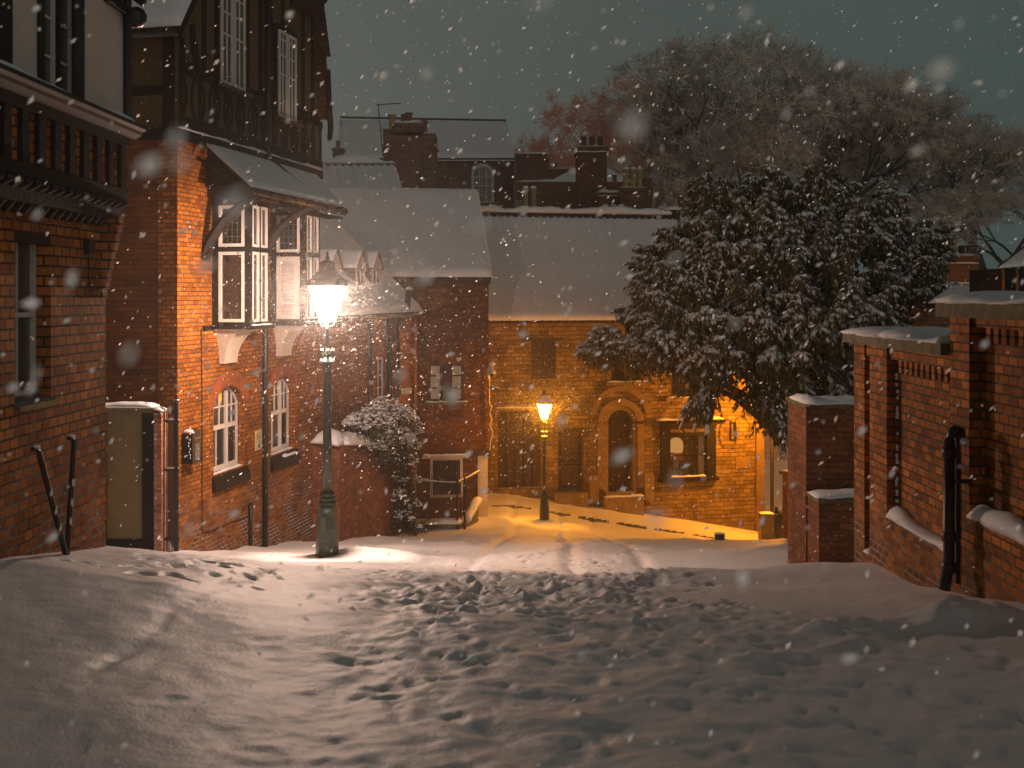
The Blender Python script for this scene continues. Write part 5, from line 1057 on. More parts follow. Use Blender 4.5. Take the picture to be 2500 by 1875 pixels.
# ------------------------------------------------------------------ right hand boundary wall (faces -X, runs along +Y)
XR = PX(2085, 11.0)
FR_ = Frame(XR, 11.0, 0, -1)       # x towards the camera, y into the wall (+X)
def build_right():
    t = thing('panelled_brick_wall', 'high panelled brick boundary wall with snowy stone coping on the right', 'wall', (XR, 9.8, -2.8))
    f = lambda px, y=0: FR_.u(px, y)
    u_end = f(2325); zt = -.50; zb = -3.6
    d = .11
    # backing
    MB(FR_).box(0.0, u_end, d, .55, zb, zt).build('panel_brick', BR_R, t)
    pc = MB(FR_)
    pc.box(0, f(2110), 0, d - .001, zb, zt)          # end pier
    pc.box(f(2123), f(2165), 0, d - .001, zb, zt); pc.box(f(2110), f(2123), 0, d - .001, zb, FR_.uz(2115, 1350)[1])
    pc.box(f(2165), u_end, 0, d - .001, zb, -2.16); pc.box(f(2165), u_end, 0.03, d - .001, -.62 + .0, zt); pc.box(f(2110), f(2123), .02, d - .001, -.62, zt)
    pc.build('brick_piers', BR_R, t)
    x = f(2184)
    m = MB(FR_); k = 0
    while x + .13 < u_end: m.box(x, x + .07, .04, d - .002, -.74, -.622); x += .128
    m.build('dentil_course', BR_R, t)
    c = MB(FR_)
    c.box(-.10, u_end - .02, -.09, .62, zt + .001, zt + .10); c.build('coping', COPING, t)
    s = MB(FR_); snow_strip(s, (-.10, .26, zt + .10), (u_end - .05, .26, zt + .10), .68, .075, (0, 1, 0), .1, .03, 6); s.build('coping_snow', SNOW, t, True)
    s = MB(FR_); snow_strip(s, (f(2168), .06, -2.16), (u_end + .02, .06, -2.16), .15, .09, (0, 1, 0), .07, .0, 8); snow_strip(s, (f(2110), .055, FR_.uz(2115, 1350)[1]), (f(2123), .055, FR_.uz(2115, 1350)[1]), .12, .08, (0, 1, 0), .05, 0, 2)
    s.build('ledge_snow', SNOW, t, True)
    s = MB(FR_); rnd = random.Random(6)
    for px in (2112, 2167):
        for k in range(46):
            z = -2.1 + 1.45 * k / 46; 
            if rnd.random() < .6: s.lathe((f(px) + .03 * rnd.random(), d - .02, z), [(0, -.015), (.018, -.01), (.016 * rnd.random() + .006, .015), (0, .025)], 6)
    s.build('clinging_snow', SNOW, t, True)
    # near, taller bay
    t2 = thing('tall_wall_bay', 'taller nearest bay of the brick boundary wall at the right edge', 'wall', (XR, 7.5, -2.3))
    zt2 = -.175; zb2 = -3.2; u1 = 6.5
    MB(FR_).box(u_end + .002, u1, d, .6, zb2, zt2).build('panel_brick', BR_R, t2)
    m = MB(FR_); m.box(u_end + .002, f(2372), -.02, d - .001, zb2, zt2); m.box(f(2372), u1, -.02, d - .001, zb2, -1.77); m.box(f(2372), u1, 0.02, d - .001, -.25, zt2); m.box(u_end + 3.0, u_end + 3.4, -.02, d - .001, -1.769, -.251); m.build('brick_piers', BR_R, t2)
    x = f(2395); m = MB(FR_)
    while x < u_end + 2.9: m.box(x, x + .07, .04, d - .002, -.37, -.252); x += .128
    m.build('dentil_course', BR_R, t2)
    MB(FR_).box(u_end - .08, u1, -.11, .68, zt2 + .001, zt2 + .115).build('coping', COPING, t2)
    s = MB(FR_); snow_strip(s, (u_end - .08, .28, zt2 + .115), (u1, .28, zt2 + .115), .76, .06, (0, 1, 0), .1, .02, 16); s.build('coping_snow', SNOW, t2, True)
    s = MB(FR_); snow_strip(s, (f(2374), .05, -1.77), (u1, .05, -1.77), .16, .09, (0, 1, 0), .07, .0, 18); s.build('ledge_snow', SNOW, t2, True)
    m = MB(FR_); u = f(2345); m.box(u - .03, u + .03, -.05, -.021, -2.35, -1.1); m.build('conduit', IRON, t2) 
    # vent pipe
    Y = 8.2; b = P(2318, 1425, Y); p3 = thing('soil_pipe', 'black cast iron pipe with bent top in front of the right brick wall', 'pipe', tuple(b))
    r = .045
    m = MB(); m.tube([P(2306, 1440, Y), P(2310, 1410, Y), P(2317, 1360, Y), P(2318, 1085, Y)], r, 14); m.build('pipe', IRON, p3, True)
    m = MB(); m.tube([P(2318, 1100, Y), P(2318, 1075, Y), P(2323, 1058, Y), P(2333, 1050, Y), P(2342, 1052, Y), P(2345, 1075, Y + .02)], [r, r, r, r, r, r * .95], 14); m.build('elbow', IRON, p3, True)
    for py in (1105, 1310, 1385):
        c = P(2318, py, Y); m = MB(); m.lathe(c, [(r, -.04), (r + .016, -.035), (r + .016, .035), (r + .006, .04), (r, .045)], 14); m.build('socket', IRON, p3, True)
    m = MB(); m.box(P(2318, 1, Y).x, XR, Y - .02, Y + .02, PZ(1175, Y) - .015, PZ(1175, Y) + .015); m.build('bracket', IRON, p3)
    s = MB(); snow_strip(s, P(2321, 1052, Y) + Vector((0, 0, -.01)), P(2341, 1044, Y) + Vector((0, 0, -.01)), .05, .03, (0, 1, 0), .02, 0, 3); s.build('snow', SNOW, p3, True)
    # small bracket on the wall
    # ------- pier wall behind
    Y = 13.5; x = lambda p: PX(p, Y); z = lambda p: PZ(p, Y)
    t4 = thing('end_pier_wall', 'square brick pier wall with snow cap behind the end of the panelled wall', 'wall', (x(2020), Y, -3.5))
    MB().box(x(1968), x(2120), Y, Y + .9, -4.4, z(997)).build('brick_wall', BR_P, t4); MB().box(x(1965), x(2120), Y - .05, Y + .95, z(996), z(985)).build('coping', COPING, t4)
    s = MB(); snow_strip(s, (x(1963), Y + .3, z(985)), (x(2120), Y + .3, z(985)), .75, .085, (0, 1, 0), .06, .02, 4); s.build('coping_snow', SNOW, t4, True)
    Y2 = 13.0; x = lambda p: PX(p, Y2); z = lambda p: PZ(p, Y2)
    t5 = thing('low_brick_plinth', 'low brick plinth with snow on top in front of the square pier', 'wall', (x(2040), Y2, -3.4))
    MB().box(x(1999), x(2120), Y2, Y2 + .49, -4.2, z(1228)).build('brick_wall', BR_P, t5); MB().box(x(1996), x(2120), Y2 - .04, Y2 + .49, z(1227), z(1217)).build('coping', COPING, t5)
    s = MB(); snow_strip(s, (x(1994), Y2 + .2, z(1217)), (x(2120), Y2 + .2, z(1217)), .4, .07, (0, 1, 0), .06, .02, 5); s.build('coping_snow', SNOW, t5, True)
    # ------- low brick wall receding + snow-capped bollard lantern + pale building
    t6 = thing('sloping_garden_wall', 'low brick wall with slanting stone coping beside the stone house', 'wall', (PX(1940, 27), 27, -7))
    FQ = Frame(PX(1910, 29), 29, .045, -1); L_ = 9.0
    m = MB(FQ); m.hexa([(0, 0, -9.6), (L_, 0, -9.6), (L_, .3, -9.6), (0, .3, -9.6), (0, 0, PZ(1158, 29)), (L_, 0, PZ(1225, 20)), (L_, .3, PZ(1225, 20)), (0, .3, PZ(1158, 29))]); m.build('brick_wall', BR_E, t6)
    m = MB(FQ); m.hexa([(-.06, -.08, PZ(1158, 29) + .002), (L_, -.08, PZ(1225, 20) + .002), (L_, .4, PZ(1225, 20) + .002), (-.06, .4, PZ(1158, 29) + .002), (-.06, -.08, PZ(1150, 29)), (L_, -.08, PZ(1215, 20)), (L_, .4, PZ(1215, 20)), (-.06, .4, PZ(1150, 29))]); m.build('coping', COPING, t6)
    s = MB(FQ); snow_strip(s, (0, .16, PZ(1150, 29)), (L_, .16, PZ(1215, 20)), .4, .04, (0, 1, 0), .2, 0, 3); s.build('coping_snow', SNOW, t6, True)
    Yb = 15.5; p = P(1958, 1130, Yb); t7 = thing('snow_capped_post_light', 'short post with a tall dome of snow behind the brick pier', 'post', tuple(P(1958, 1340, Yb)))
    m = MB(); m.lathe(P(1960, 1350, Yb), [(.05, 0), (.05, PZ(1150, Yb) - PZ(1350, Yb)), (.04, PZ(1142, Yb) - PZ(1350, Yb))], 10); m.build('post', IRON, t7)
    m = MB(); m.lathe(P(1958, 1120, Yb), [(.06, -.12), (.08, -.1), (.09, .02), (.10, .04), (.02, .06)], 12); m.build('head', LEAD, t7)
    s = MB(); s.lathe(P(1958, 1105, Yb), [(.03, -.01), (.10, .0), (.125, .08), (.12, .2), (.08, .28), (0, .31)], 16); s.build('snow_dome', SNOW, t7, True)
    t8 = thing('white_rendered_house', 'pale rendered house wall glimpsed between the stone house and brick pier', 'house', (PX(1930, 48), 48, -9))
    MB().box(PX(1860, 48), PX(2100, 48), 48, 52, -10, PZ(1010, 48)).build('rendered_wall', plain('grey_render', (.45, .42, .42), .85, .08, 3), t8)
    s = MB(); q = [Vector((PX(1855, 48), 47.7, PZ(1010, 48))), Vector((PX(2105, 48), 47.7, PZ(1010, 48))), Vector((PX(2105, 48), 52.3, PZ(920, 48))), Vector((PX(1855, 48), 52.3, PZ(920, 48)))]; MB().prism(q, (0, 0, .05)).build('roof', TILE, t8)
    snow_roof(s, *[a + Vector((0, 0, .052)) for a in q], .1, 20, 10, .03); s.build('roof_snow', SNOW, t8, True)
BR_P = brickmat('brick_pier_mossy', (0.30, 0.10, 0.04), (0.17, 0.055, 0.025), (0.08, 0.06, 0.04), bw=0.225, rh=0.078, ms=.008, var=.5, grime=.6, grimecol=(.04, .045, .02), snowy=.4)
build_right()
# ------------------------------------------------------------------ roofs and chimneys on the skyline
def box_px(m, a, b, top, bot, Y, dep): m.box(PX(a, Y), PX(b, Y), Y, Y + dep, PZ(bot, Y), PZ(top, Y)); return m
def snow_px(parent, a, b, py, Y, dep, h=.12, nm='snow', seed=1):
    s = MB(); snow_strip(s, (PX(a, Y), Y + dep / 2, PZ(py, Y)), (PX(b, Y), Y + dep / 2, PZ(py, Y)), dep, h, (0, 1, 0), .25, .02, seed); return s.build(nm, SNOW, parent, True)
def pot(parent, px, top, bot, Y, w, mat, dy=.4, cap=False):
    c = Vector((PX(px, Y), Y + dy, PZ(bot, Y))); h = PZ(top, Y) - PZ(bot, Y); r = w / 2500 * Y / 2
    m = MB(); m.lathe(c, [(r * 1.05, -.02), (r * .9, h * .15), (r * .86, h * .85), (r * 1.1, h * .9), (r * 1.05, h), (r * .75, h), (r * .7, h * .9)], 12); o = m.build('chimney_pot', mat, parent, True)
    if cap:
        s = MB(); s.lathe(c + Vector((0, 0, h)), [(r * .9, -.01), (r, .03), (r * .5, .12), (0, .14)], 10); s.build('snow', SNOW, o, True)
    return o
def skyline():
    # H: long brick house with arched window
    Y = 60; t = thing('skyline_brick_house', 'distant brick house with big snowy roof and one white arched sash window', 'house', (PX(1050, Y), Y, -6))
    a, b = PX(1152, Y), PX(1205, Y); zb, zs = PZ(495, Y), PZ(420, Y); F = Frame(0, Y, 1, 0)
    MB(F).wall(PX(800, Y), PX(1256, Y), -8, PZ(392, Y), .3, [(a + .12, b - .12, zb + .1, zs, .28)], .15).build('brick_wall', BR_K2, t)
    w = MB(F); i_ = arch(a + .12, b - .12, zs, .28, 10); o_ = arch(a - .02, b + .02, zs, .5, 10)
    for k in range(10): w.hexa([(i_[k][0], -.05, i_[k][1]), (i_[k + 1][0], -.05, i_[k + 1][1]), (i_[k + 1][0], .03, i_[k + 1][1]), (i_[k][0], .03, i_[k][1]), (o_[k][0], -.05, o_[k][1]), (o_[k + 1][0], -.05, o_[k + 1][1]), (o_[k + 1][0], .03, o_[k + 1][1]), (o_[k][0], .03, o_[k][1])])
    w.box(a - .02, a + .12, -.05, .03, zb, zs); w.box(b - .12, b + .02, -.05, .03, zb, zs); w.box(a + .12, b - .12, -.06, .03, zb, zb + .1); w = w.build('window', WHITE, t)
    g = MB(F)
    for k in (1, 2): xx = a + (b - a) * k / 3; g.box(xx - .025, xx + .025, .04, .08, zb + .1, zs + .2)
    for k in range(1, 4): zz = zb + (zs + .2 - zb) * k / 4; g.box(a + .12, b - .12, .041, .079, zz - .025, zz + .025)
    g.build('glazing_bars', WHITE, w); MB(F).box(a + .1, b - .1, .09, .12, zb + .05, zs + .28).build('pane', GLASS2, w)
    q = [Vector((PX(826, Y), Y - .3, PZ(392, Y))), Vector((PX(1262, Y), Y - .3, PZ(392, Y))), Vector((PX(1236, 65), 65, PZ(304, 65))), Vector((PX(830, 65), 65, PZ(298, 65)))]
    MB().prism(q, (0, 0, .1)).build('roof', TILE, t); s = MB(); snow_roof(s, *[v + Vector((0, 0, .11)) for v in q], .14, 60, 20, .03, tile=.6, tamp=.006); s.build('roof_snow', SNOW, t, True)
    m = MB(); m.tube([q[3] + Vector((0, 0, .3)), q[2] + Vector((0, 0, .26))], .07, 6); m.build('ridge', TILE, t)
    # steep gable spike at the left and its small stack
    m = MB(); Yg = 64; m.prism([P(828, 400, Yg), P(842, 395, Yg), P(836, 330, Yg), P(831, 296, Yg)], (0, 1.0, 0)); m.build('parapet_gable', BR_K, t)
    t2 = thing('small_brick_chimney', 'small brick chimney at the far left of the skyline beside a parapet gable', 'chimney', tuple(P(822, 395, 56)))
    m = MB(); box_px(m, 812, 834, 368, 430, 56, .8); m.build('stack', BR_K, t2); m = MB(); box_px(m, 809, 837, 361, 367.8, 55.95, .9); m.build('cap', BR_K, t2); pot(t2, 822, 341, 361, 56, 11, POT_R); snow_px(t2, 809, 837, 361, 56, .8, .06)
    # left pantile roof
    Y = 46; t = thing('pantile_roofed_outbuilding', 'pantiled roof thick with snow peeping over the big roof at left', 'house', tuple(P(870, 470, Y)))
    q = [Vector((PX(700, Y), Y, PZ(475, Y))), Vector((PX(985, Y), Y, PZ(475, Y))), Vector((PX(966, 49), 49, PZ(412, 49))), Vector((PX(700, 49), 49, PZ(412, 49)))]
    MB().prism(q, (0, 0, .1)).build('roof', TILE, t); s = MB(); snow_roof(s, *[v + Vector((0, 0, .11)) for v in q], .12, 150, 20, .04, tile=.36, tamp=.035); s.build('roof_snow', SNOW, t, True)
    s = MB(); snow_strip(s, q[3] + Vector((0, 0, .25)), q[2] + Vector((0, 0, .25)), .5, .28, (0, 1, 0), .2, .02, 5); snow_strip(s, P(700, 398, 52), P(864, 398, 52), .5, .25, (0, 1, 0), .2, .02, 6); s.build('ridge_snow', SNOW, t, True)
    MB().box(PX(700, Y), PX(975, Y), Y + .3, 51, -8, PZ(478, Y)).build('brick_wall', BR_K, t); m = MB(); box_px(m, 700, 864, 399, 430, 51.9, .5); m.build('back_wall', BR_K, t)
    # big chimney cluster
    Y = 50; t = thing('great_chimney_stack', 'large stepped brick chimney stack with four clay pots and an aerial', 'chimney', tuple(P(1000, 460, Y)))
    m = MB(); box_px(m, 935, 962, 315, 470, Y + .3, 1.2); box_px(m, 960, 1034, 318, 400, Y, 2.0); m.build('stack', BR_K, t)
    m = MB()
    for i, (a, b, tp, bt) in enumerate(((960, 1030, 322, 330), (962, 1034, 310, 321.5), (957, 1034, 300, 309.5))): box_px(m, a, b, tp, bt, Y - .06 * i, 2.1)
    box_px(m, 967, 1036, 386, 470, Y - .2, 2.4); box_px(m, 1030, 1062, 326, 470, Y + .1, 1.6); box_px(m, 1029, 1065, 356, 360, Y, 1.8); m.build('stepped_shoulder', BR_K, t)
    for a, b, py in ((934, 962, 315), (958, 1034, 300), (1031, 1062, 326), (1029, 1065, 356)): snow_px(t, a, b, py, Y + .2, 1.0, .14, 'snow', a)
    for px, tp, bt, w, mt in ((955, 277, 312, 19, POT_Y), (983, 276, 306, 14, POT_R), (996, 272, 302, 19, POT_R), (1034, 291, 325, 18, POT_R)): pot(t, px, tp, bt, Y, w, mt)
    t2 = thing('television_aerial', 'thin television aerial fixed to the great chimney stack', 'aerial', tuple(P(935, 380, Y - .2)))
    m = MB(); m.tube([P(935, 380, Y - .2), P(930, 320, Y - .2), P(923, 255, Y - .2)], .03, 5); m.build('mast', IRON, t2); m = MB(); m.tube([P(919, 256, Y - .2), P(978, 252, Y - .2)], .022, 5)
    for k in range(7): p = P(921, 256, Y - .2).lerp(P(978, 252, Y - .2), k / 6); m.tube([p + Vector((0, -.25, 0)), p + Vector((0, .25, 0))], .012, 4)
    m.build('boom', IRON, t2)
    m = MB(); m.lathe(P(887, 400, Y), [(.11, 0), (.12, .25), (.09, .27), (.09, .4), (.05, .46)], 8); tag(m.build('roof_vent', LEAD), 'small dark vent pipe on the roofs left of the great stack', 'vent')
    # J: flat parapet house right of H
    Y = 56; t = thing('parapet_brick_house', 'dark brick house with flat snowy parapet and low hipped roof', 'house', (PX(1420, Y), Y, -6))
    m = MB(); box_px(m, 1257, 1338, 375, 800, Y + 2, 5); m.build('tall_block', BR_K2, t); m = MB(); box_px(m, 1257, 1592, 444, 800, Y, 6); m.build('brick_wall', BR_K2, t)
    snow_px(t, 1257, 1592, 444, Y, .6, .12, 'parapet_snow', 2); snow_px(t, 1255, 1340, 375, Y + 2, .6, .1, 'parapet_snow', 3)
    m = MB(); m.add([P(1345, 440, Y + 1), P(1540, 440, Y + 1), P(1535, 440, Y + 6), P(1350, 440, Y + 6), P(1425, 400, Y + 3.4), P(1465, 400, Y + 3.4)], [(0, 1, 5, 4), (1, 2, 5), (2, 3, 4, 5), (3, 0, 4)]); m.build('hipped_roof', SNOW, t)
    m = MB(); box_px(m, 1308, 1388, 412, 440, Y + 4, 2); m.build('back_stack', BR_K2, t); snow_px(t, 1308, 1388, 412, Y + 4, 1.5, .1, 'snow', 9)
    for px, tp, bt, w in ((1338, 385, 411, 9), (1357, 396, 411, 11)): pot(t, px, tp, bt, Y + 4, w, POT_R)
    F = Frame(0, Y, 1, 0); window(F, t, PX(1257, Y), PX(1276, Y), PZ(525, Y), PZ(486, Y), -.03, .05, 2, 2, mat=DOOR, frame_d=.029)
    Y = 50; t = thing('three_pot_chimney', 'broad chimney rising above the hipped roof with three dark square pots', 'chimney', tuple(P(1446, 540, Y)))
    m = MB(); box_px(m, 1410, 1482, 372, 560, Y, 1.6); m.build('stack', BR_K2, t); m = MB(); box_px(m, 1407, 1485, 358, 371.8, Y - .1, 1.8); m.build('cap', BR_K2, t); snow_px(t, 1409, 1483, 358, Y, 1.4, .1, 'snow', 5); snow_px(t, 1406, 1486, 371, Y - .17, .2, .06, 'snow', 6)
    for px in (1425, 1446, 1467):
        o = MB(); box_px(o, px - 6, px + 6, 333, 357, Y + .3, .35); o.build('chimney_pot', POT_D, t)
    Y = 48; t = thing('twin_pot_chimney', 'low chimney with two tall buff pots just behind the stone house ridge', 'chimney', tuple(P(1293, 535, Y)))
    m = MB(); box_px(m, 1266, 1320, 517, 560, Y, 1.0); m.build('stack', BR_K2, t); snow_px(t, 1266, 1320, 517, Y, .9, .22, 'snow', 7); pot(t, 1283, 458, 512, Y, 15, POT_Y, .4, True); pot(t, 1303, 458, 512, Y, 15, POT_Y, .4, True)
    t = thing('buff_pot_chimney', 'brick chimney with three buff pots at the right end of the dark brick house', 'chimney', tuple(P(1555, 540, Y)))
    m = MB(); box_px(m, 1518, 1588, 468, 560, Y, 1.4); m.build('stack', BR_K, t); snow_px(t, 1516, 1578, 458, Y, .9, .12, 'snow', 8); m = MB(); box_px(m, 1516, 1580, 458, 467.8, Y - .1, 1.2); box_px(m, 1572, 1592, 434, 467, Y + .4, .6); m.build('cap', BR_K, t)
    for px in (1530, 1548, 1564): pot(t, px, 411, 455, Y, 16, POT_Y, .4, True)
    t = thing('flat_cap_chimney', 'dark low chimney block with two small stubs between the bigger stacks', 'chimney', tuple(P(1490, 540, Y - 1)))
    m = MB(); box_px(m, 1462, 1516, 470, 560, Y + .5, 1.0); m.build('stack', BR_K2, t); snow_px(t, 1460, 1518, 470, Y + .5, .9, .2, 'snow', 3); snow_px(t, 1460, 1518, 478, Y + .4, .3, .06, 'snow', 4)
    pot(t, 1473, 443, 468, Y + .5, 8, POT_R); pot(t, 1503, 425, 452, Y + 1.2, 12, POT_R)
    t = thing('white_vent_pipes', 'three slim white vent pipes with snow caps rising behind the stone roof ridge', 'vent', tuple(P(1495, 535, Y - 2)))
    for px in (1478, 1497, 1517):
        m = MB(); m.lathe(P(px, 540, Y - 2), [(.06, 0), (.06, PZ(503, Y - 2) - PZ(540, Y - 2))], 8); m.build('pipe', WHITE if px > 1480 else IRON, t); s = MB(); s.lathe(P(px, 503, Y - 2), [(.13, 0), (.14, .03), (.08, .08), (0, .09)], 10); s.build('snow_cap', SNOW, t, True)
    m = MB(); m.lathe(P(1535, 540, Y - 2), [(.1, 0), (.1, .4)], 8); tag(m.build('stub_pipe', IRON), 'short dark stub pipe right of the white vent pipes', 'vent')
    Y = 43; t = thing('round_snowy_chimney', 'black low chimney on the stone house ridge with one tall buff pot leaning', 'chimney', tuple(P(1665, 535, Y)))
    m = MB(); box_px(m, 1623, 1680, 512, 545, Y, .9); box_px(m, 1680, 1698, 525, 545, Y, .9); m.build('stack', TIMBER, t); snow_px(t, 1622, 1676, 512, Y, .85, .16, 'snow', 12); snow_px(t, 1674, 1699, 525, Y, .8, .1, 'snow', 13); pot(t, 1679, 482, 518, Y, 18, POT_Y, .3); pot(t, 1667, 475, 505, Y, 14, POT_R, .7)
    # right: wide stack behind the yew, small roof, tiled turret
    Y = 44; t = thing('wide_banded_chimney', 'long dark banded chimney with a row of pots right of the yew tree', 'chimney', tuple(P(2325, 740, Y)))
    m = MB(); box_px(m, 2230, 2390, 634, 760, Y, 1.5); m.build('stack', BR_K, t); m = MB(); box_px(m, 2230, 2392, 624, 633.8, Y - .1, 1.7); box_px(m, 2230, 2390, 692, 696, Y - .06, .05); box_px(m, 2230, 2390, 643, 646, Y - .06, .05); m.build('band', BR_K, t)
    for py, sd in ((624, 1), (692, 2), (643, 3)): snow_px(t, 2230, 2391, py, Y - .05 if py > 630 else Y, .12 if py > 630 else 1.2, .05 if py > 630 else .09, 'snow', sd)
    for k, (px, w, mt) in enumerate(((2272, 18, POT_R), (2288, 22, POT_Y), (2310, 18, POT_R), (2338, 26, POT_Y), (2360, 18, POT_D), (2378, 15, POT_R))): pot(t, px, 598, 622, Y, w, mt, .5)
    Y = 27; t = thing('small_gabled_outhouse', 'small outhouse with snowy roof and dark red gable above the right wall', 'outhouse', tuple(P(2400, 760, Y)))
    q = [P(2265, 745, Y), P(2372, 745, Y), P(2432, 700, Y + 1.6), P(2324, 700, Y + 1.6)]; MB().prism(q, (0, 0, .05)).build('roof', TILE, t); s = MB(); snow_roof(s, *[v + Vector((0, 0, .052)) for v in q], .06, 20, 8, .01); s.build('roof_snow', SNOW, t, True)
    MB().prism([P(2372, 760, Y), P(2455, 760, Y), P(2455, 725, Y), P(2432, 702, Y), P(2372, 742, Y)], (0, .3, 0)).build('gable_wall', BR_R, t); MB().box(PX(2270, Y), PX(2372, Y) - .01, Y + .1, Y + 1.6, -5, PZ(752, Y)).build('brick_wall', BR_K, t)
    Y = 22; t = thing('tiled_turret', 'dark timbered turret with a snow flecked tiled roof at the right frame edge', 'turret', tuple(P(2490, 760, Y)))
    m = MB(); m.box(PX(2448, Y), PX(2590, Y), Y, Y + 1.6, -4, PZ(655, Y)); m.build('timbered_wall', TIMBER, t); MB().prism([P(2440, 655, Y - .1), P(2620, 640, Y - .1), P(2620, 570, Y + .8), P(2505, 605, Y + .8)], (0, .1, .05)).build('roof', BR_K, t)
    s = MB(); q = [P(2440, 652, Y - .12), P(2620, 637, Y - .12), P(2620, 567, Y + .8), P(2508, 601, Y + .8)]; snow_roof(s, *q, .03, 20, 8, .03, tile=.3, tamp=.02); s.build('roof_snow', SNOW, t, True)
    for px in (2448, 2482): m = MB(); box_px(m, px, px + 5, 657, 760, Y - .05, .049); m.build('post', BR_R, t)
BR_K2 = brickmat('brick_dark_far', (0.19, 0.075, 0.042), (0.12, 0.05, 0.03), (0.11, 0.07, 0.05), bw=0.3, rh=0.10, ms=.014, var=.4)
POT_D = plain('dark_pot', (0.035, 0.02, 0.016), .7, .2, 6)
skyline()
# ------------------------------------------------------------------ bare frosted trees
def bare_tree_mesh(seed, H=18.0, spread=1.0, lean=0.0, maxd=9):
    rnd = random.Random(seed); V = []; F_ = []; TW = []; TF = []
    def seg(a, b, ra, rb, n=4, V=V, F_=F_):
        d = (b - a).normalized(); up = Vector((0, 0, 1)) if abs(d.z) < .9 else Vector((1, 0, 0)); e1 = d.cross(up).normalized(); e2 = e1.cross(d); k = len(V)
        for p, r in ((a, ra), (b, rb)):
            for i in range(n): q = 2 * math.pi * i / n; V.append(p + (e1 * math.cos(q) + e2 * math.sin(q)) * r)
        for i in range(n): j = (i + 1) % n; F_.append((k + i, k + j, k + n + j, k + n + i))
    def grow(p, d, L_, r, dep):
        # bent limb
        n = 3 if dep < 4 else 2; q = p
        for k in range(n):
            d2 = (d + Vector((rnd.gauss(0, .09), rnd.gauss(0, .09), rnd.gauss(0, .06) + (.03 if dep > 2 else .0)))).normalized()
            nx = q + d2 * L_ / n; r2 = r * (1 - .22 / n); seg(q, nx, r, r2, 6 if dep < 2 else 4 if dep < 5 else 3); q = nx; r = r2; d = d2
            if dep >= 3 and rnd.random() < .5: side(q, d, L_ * .55, r * .5, dep + 1)
        if dep >= maxd or r < .011:
            twigs(q, d); return
        nc = 2 if rnd.random() < .55 else 3
        for k in range(nc):
            ang = rnd.uniform(.22, .55) * spread; az = rnd.random() * 6.28 if nc == 1 else 6.28 * k / nc + rnd.uniform(-.6, .6)
            up = Vector((0, 0, 1)) if abs(d.z) < .9 else Vector((1, 0, 0)); e1 = d.cross(up).normalized(); e2 = e1.cross(d)
            nd = (d * math.cos(ang) + (e1 * math.cos(az) + e2 * math.sin(az)) * math.sin(ang)).normalized()
            grow(q, nd, L_ * rnd.uniform(.74, .88), r * (.75 if nc == 2 else .65), dep + 1)
    def side(p, d, L_, r, dep):
        a = Vector((rnd.gauss(0, 1), rnd.gauss(0, 1), rnd.gauss(0, 1))).normalized(); nd = (d * .6 + a * .8).normalized()
        if dep > maxd - 1: twigs(p, nd)
        else: grow(p, nd, L_, max(r, .012), max(dep, maxd - 2))
    def twigs(p, d):
        for k in range(5):
            a = Vector((rnd.gauss(0, 1), rnd.gauss(0, 1), rnd.gauss(0, 1))).normalized(); nd = (d + a * .95).normalized(); L_ = rnd.uniform(.4, 1.0)
            q = p + nd * L_; w = Vector((rnd.gauss(0, 1), rnd.gauss(0, 1), rnd.gauss(0, 1)))  .normalized() * .034; k0 = len(TW)
            TW.extend([p - w, p + w, q]); TF.append((k0, k0 + 1, k0 + 2))
            for _ in range(2):
                m_ = p.lerp(q, rnd.uniform(.3, .8)); q2 = m_ + (nd + Vector((rnd.gauss(0, 1), rnd.gauss(0, 1), rnd.gauss(0, 1))) * .6).normalized() * L_ * .5; k0 = len(TW)
                TW.extend([m_ - w * .8, m_ + w * .8, q2]); TF.append((k0, k0 + 1, k0 + 2))
    L0 = H * .20; base = Vector((0, 0, 0)); d0 = Vector((lean, 0, 1)).normalized()
    grow(base - Vector((0, 0, .5)), d0, L0 + .5, H * .027, 0)
    zs = max(v.z for v in TW)
    k = H / zs
    out = []
    for VV, FF, nm in ((V, F_, 'trunk_and_limbs'), (TW, TF, 'crown_twigs')):
        me = bpy.data.meshes.new(nm); me.from_pydata([tuple(v * k) for v in VV], [], FF); out.append(me)
    print('tree', seed, len(F_), len(TF)); return out
TM = [bare_tree_mesh(21, 18, 1.1), bare_tree_mesh(34, 18, 1.15), bare_tree_mesh(58, 18, 1.2)]
def bare_tree(k, loc, rz, sc, label, mat=BARK, mat2=None):
    t = thing('bare_tree', label, 'tree', loc, rz, 'frosted bare trees on the hill'); t.scale = sc
    for me, nm, mt in zip(TM[k], ('trunk', 'crown'), (mat, mat2 or mat)):
        if mt.name in [m.name for m in me.materials]: m2 = me
        elif len(me.materials) == 0: me.materials.append(mt); m2 = me
        else: m2 = me.copy(); m2.materials.clear(); m2.materials.append(mt)
        o = bpy.data.objects.new(nm, m2); S.collection.objects.link(o); o.parent = t
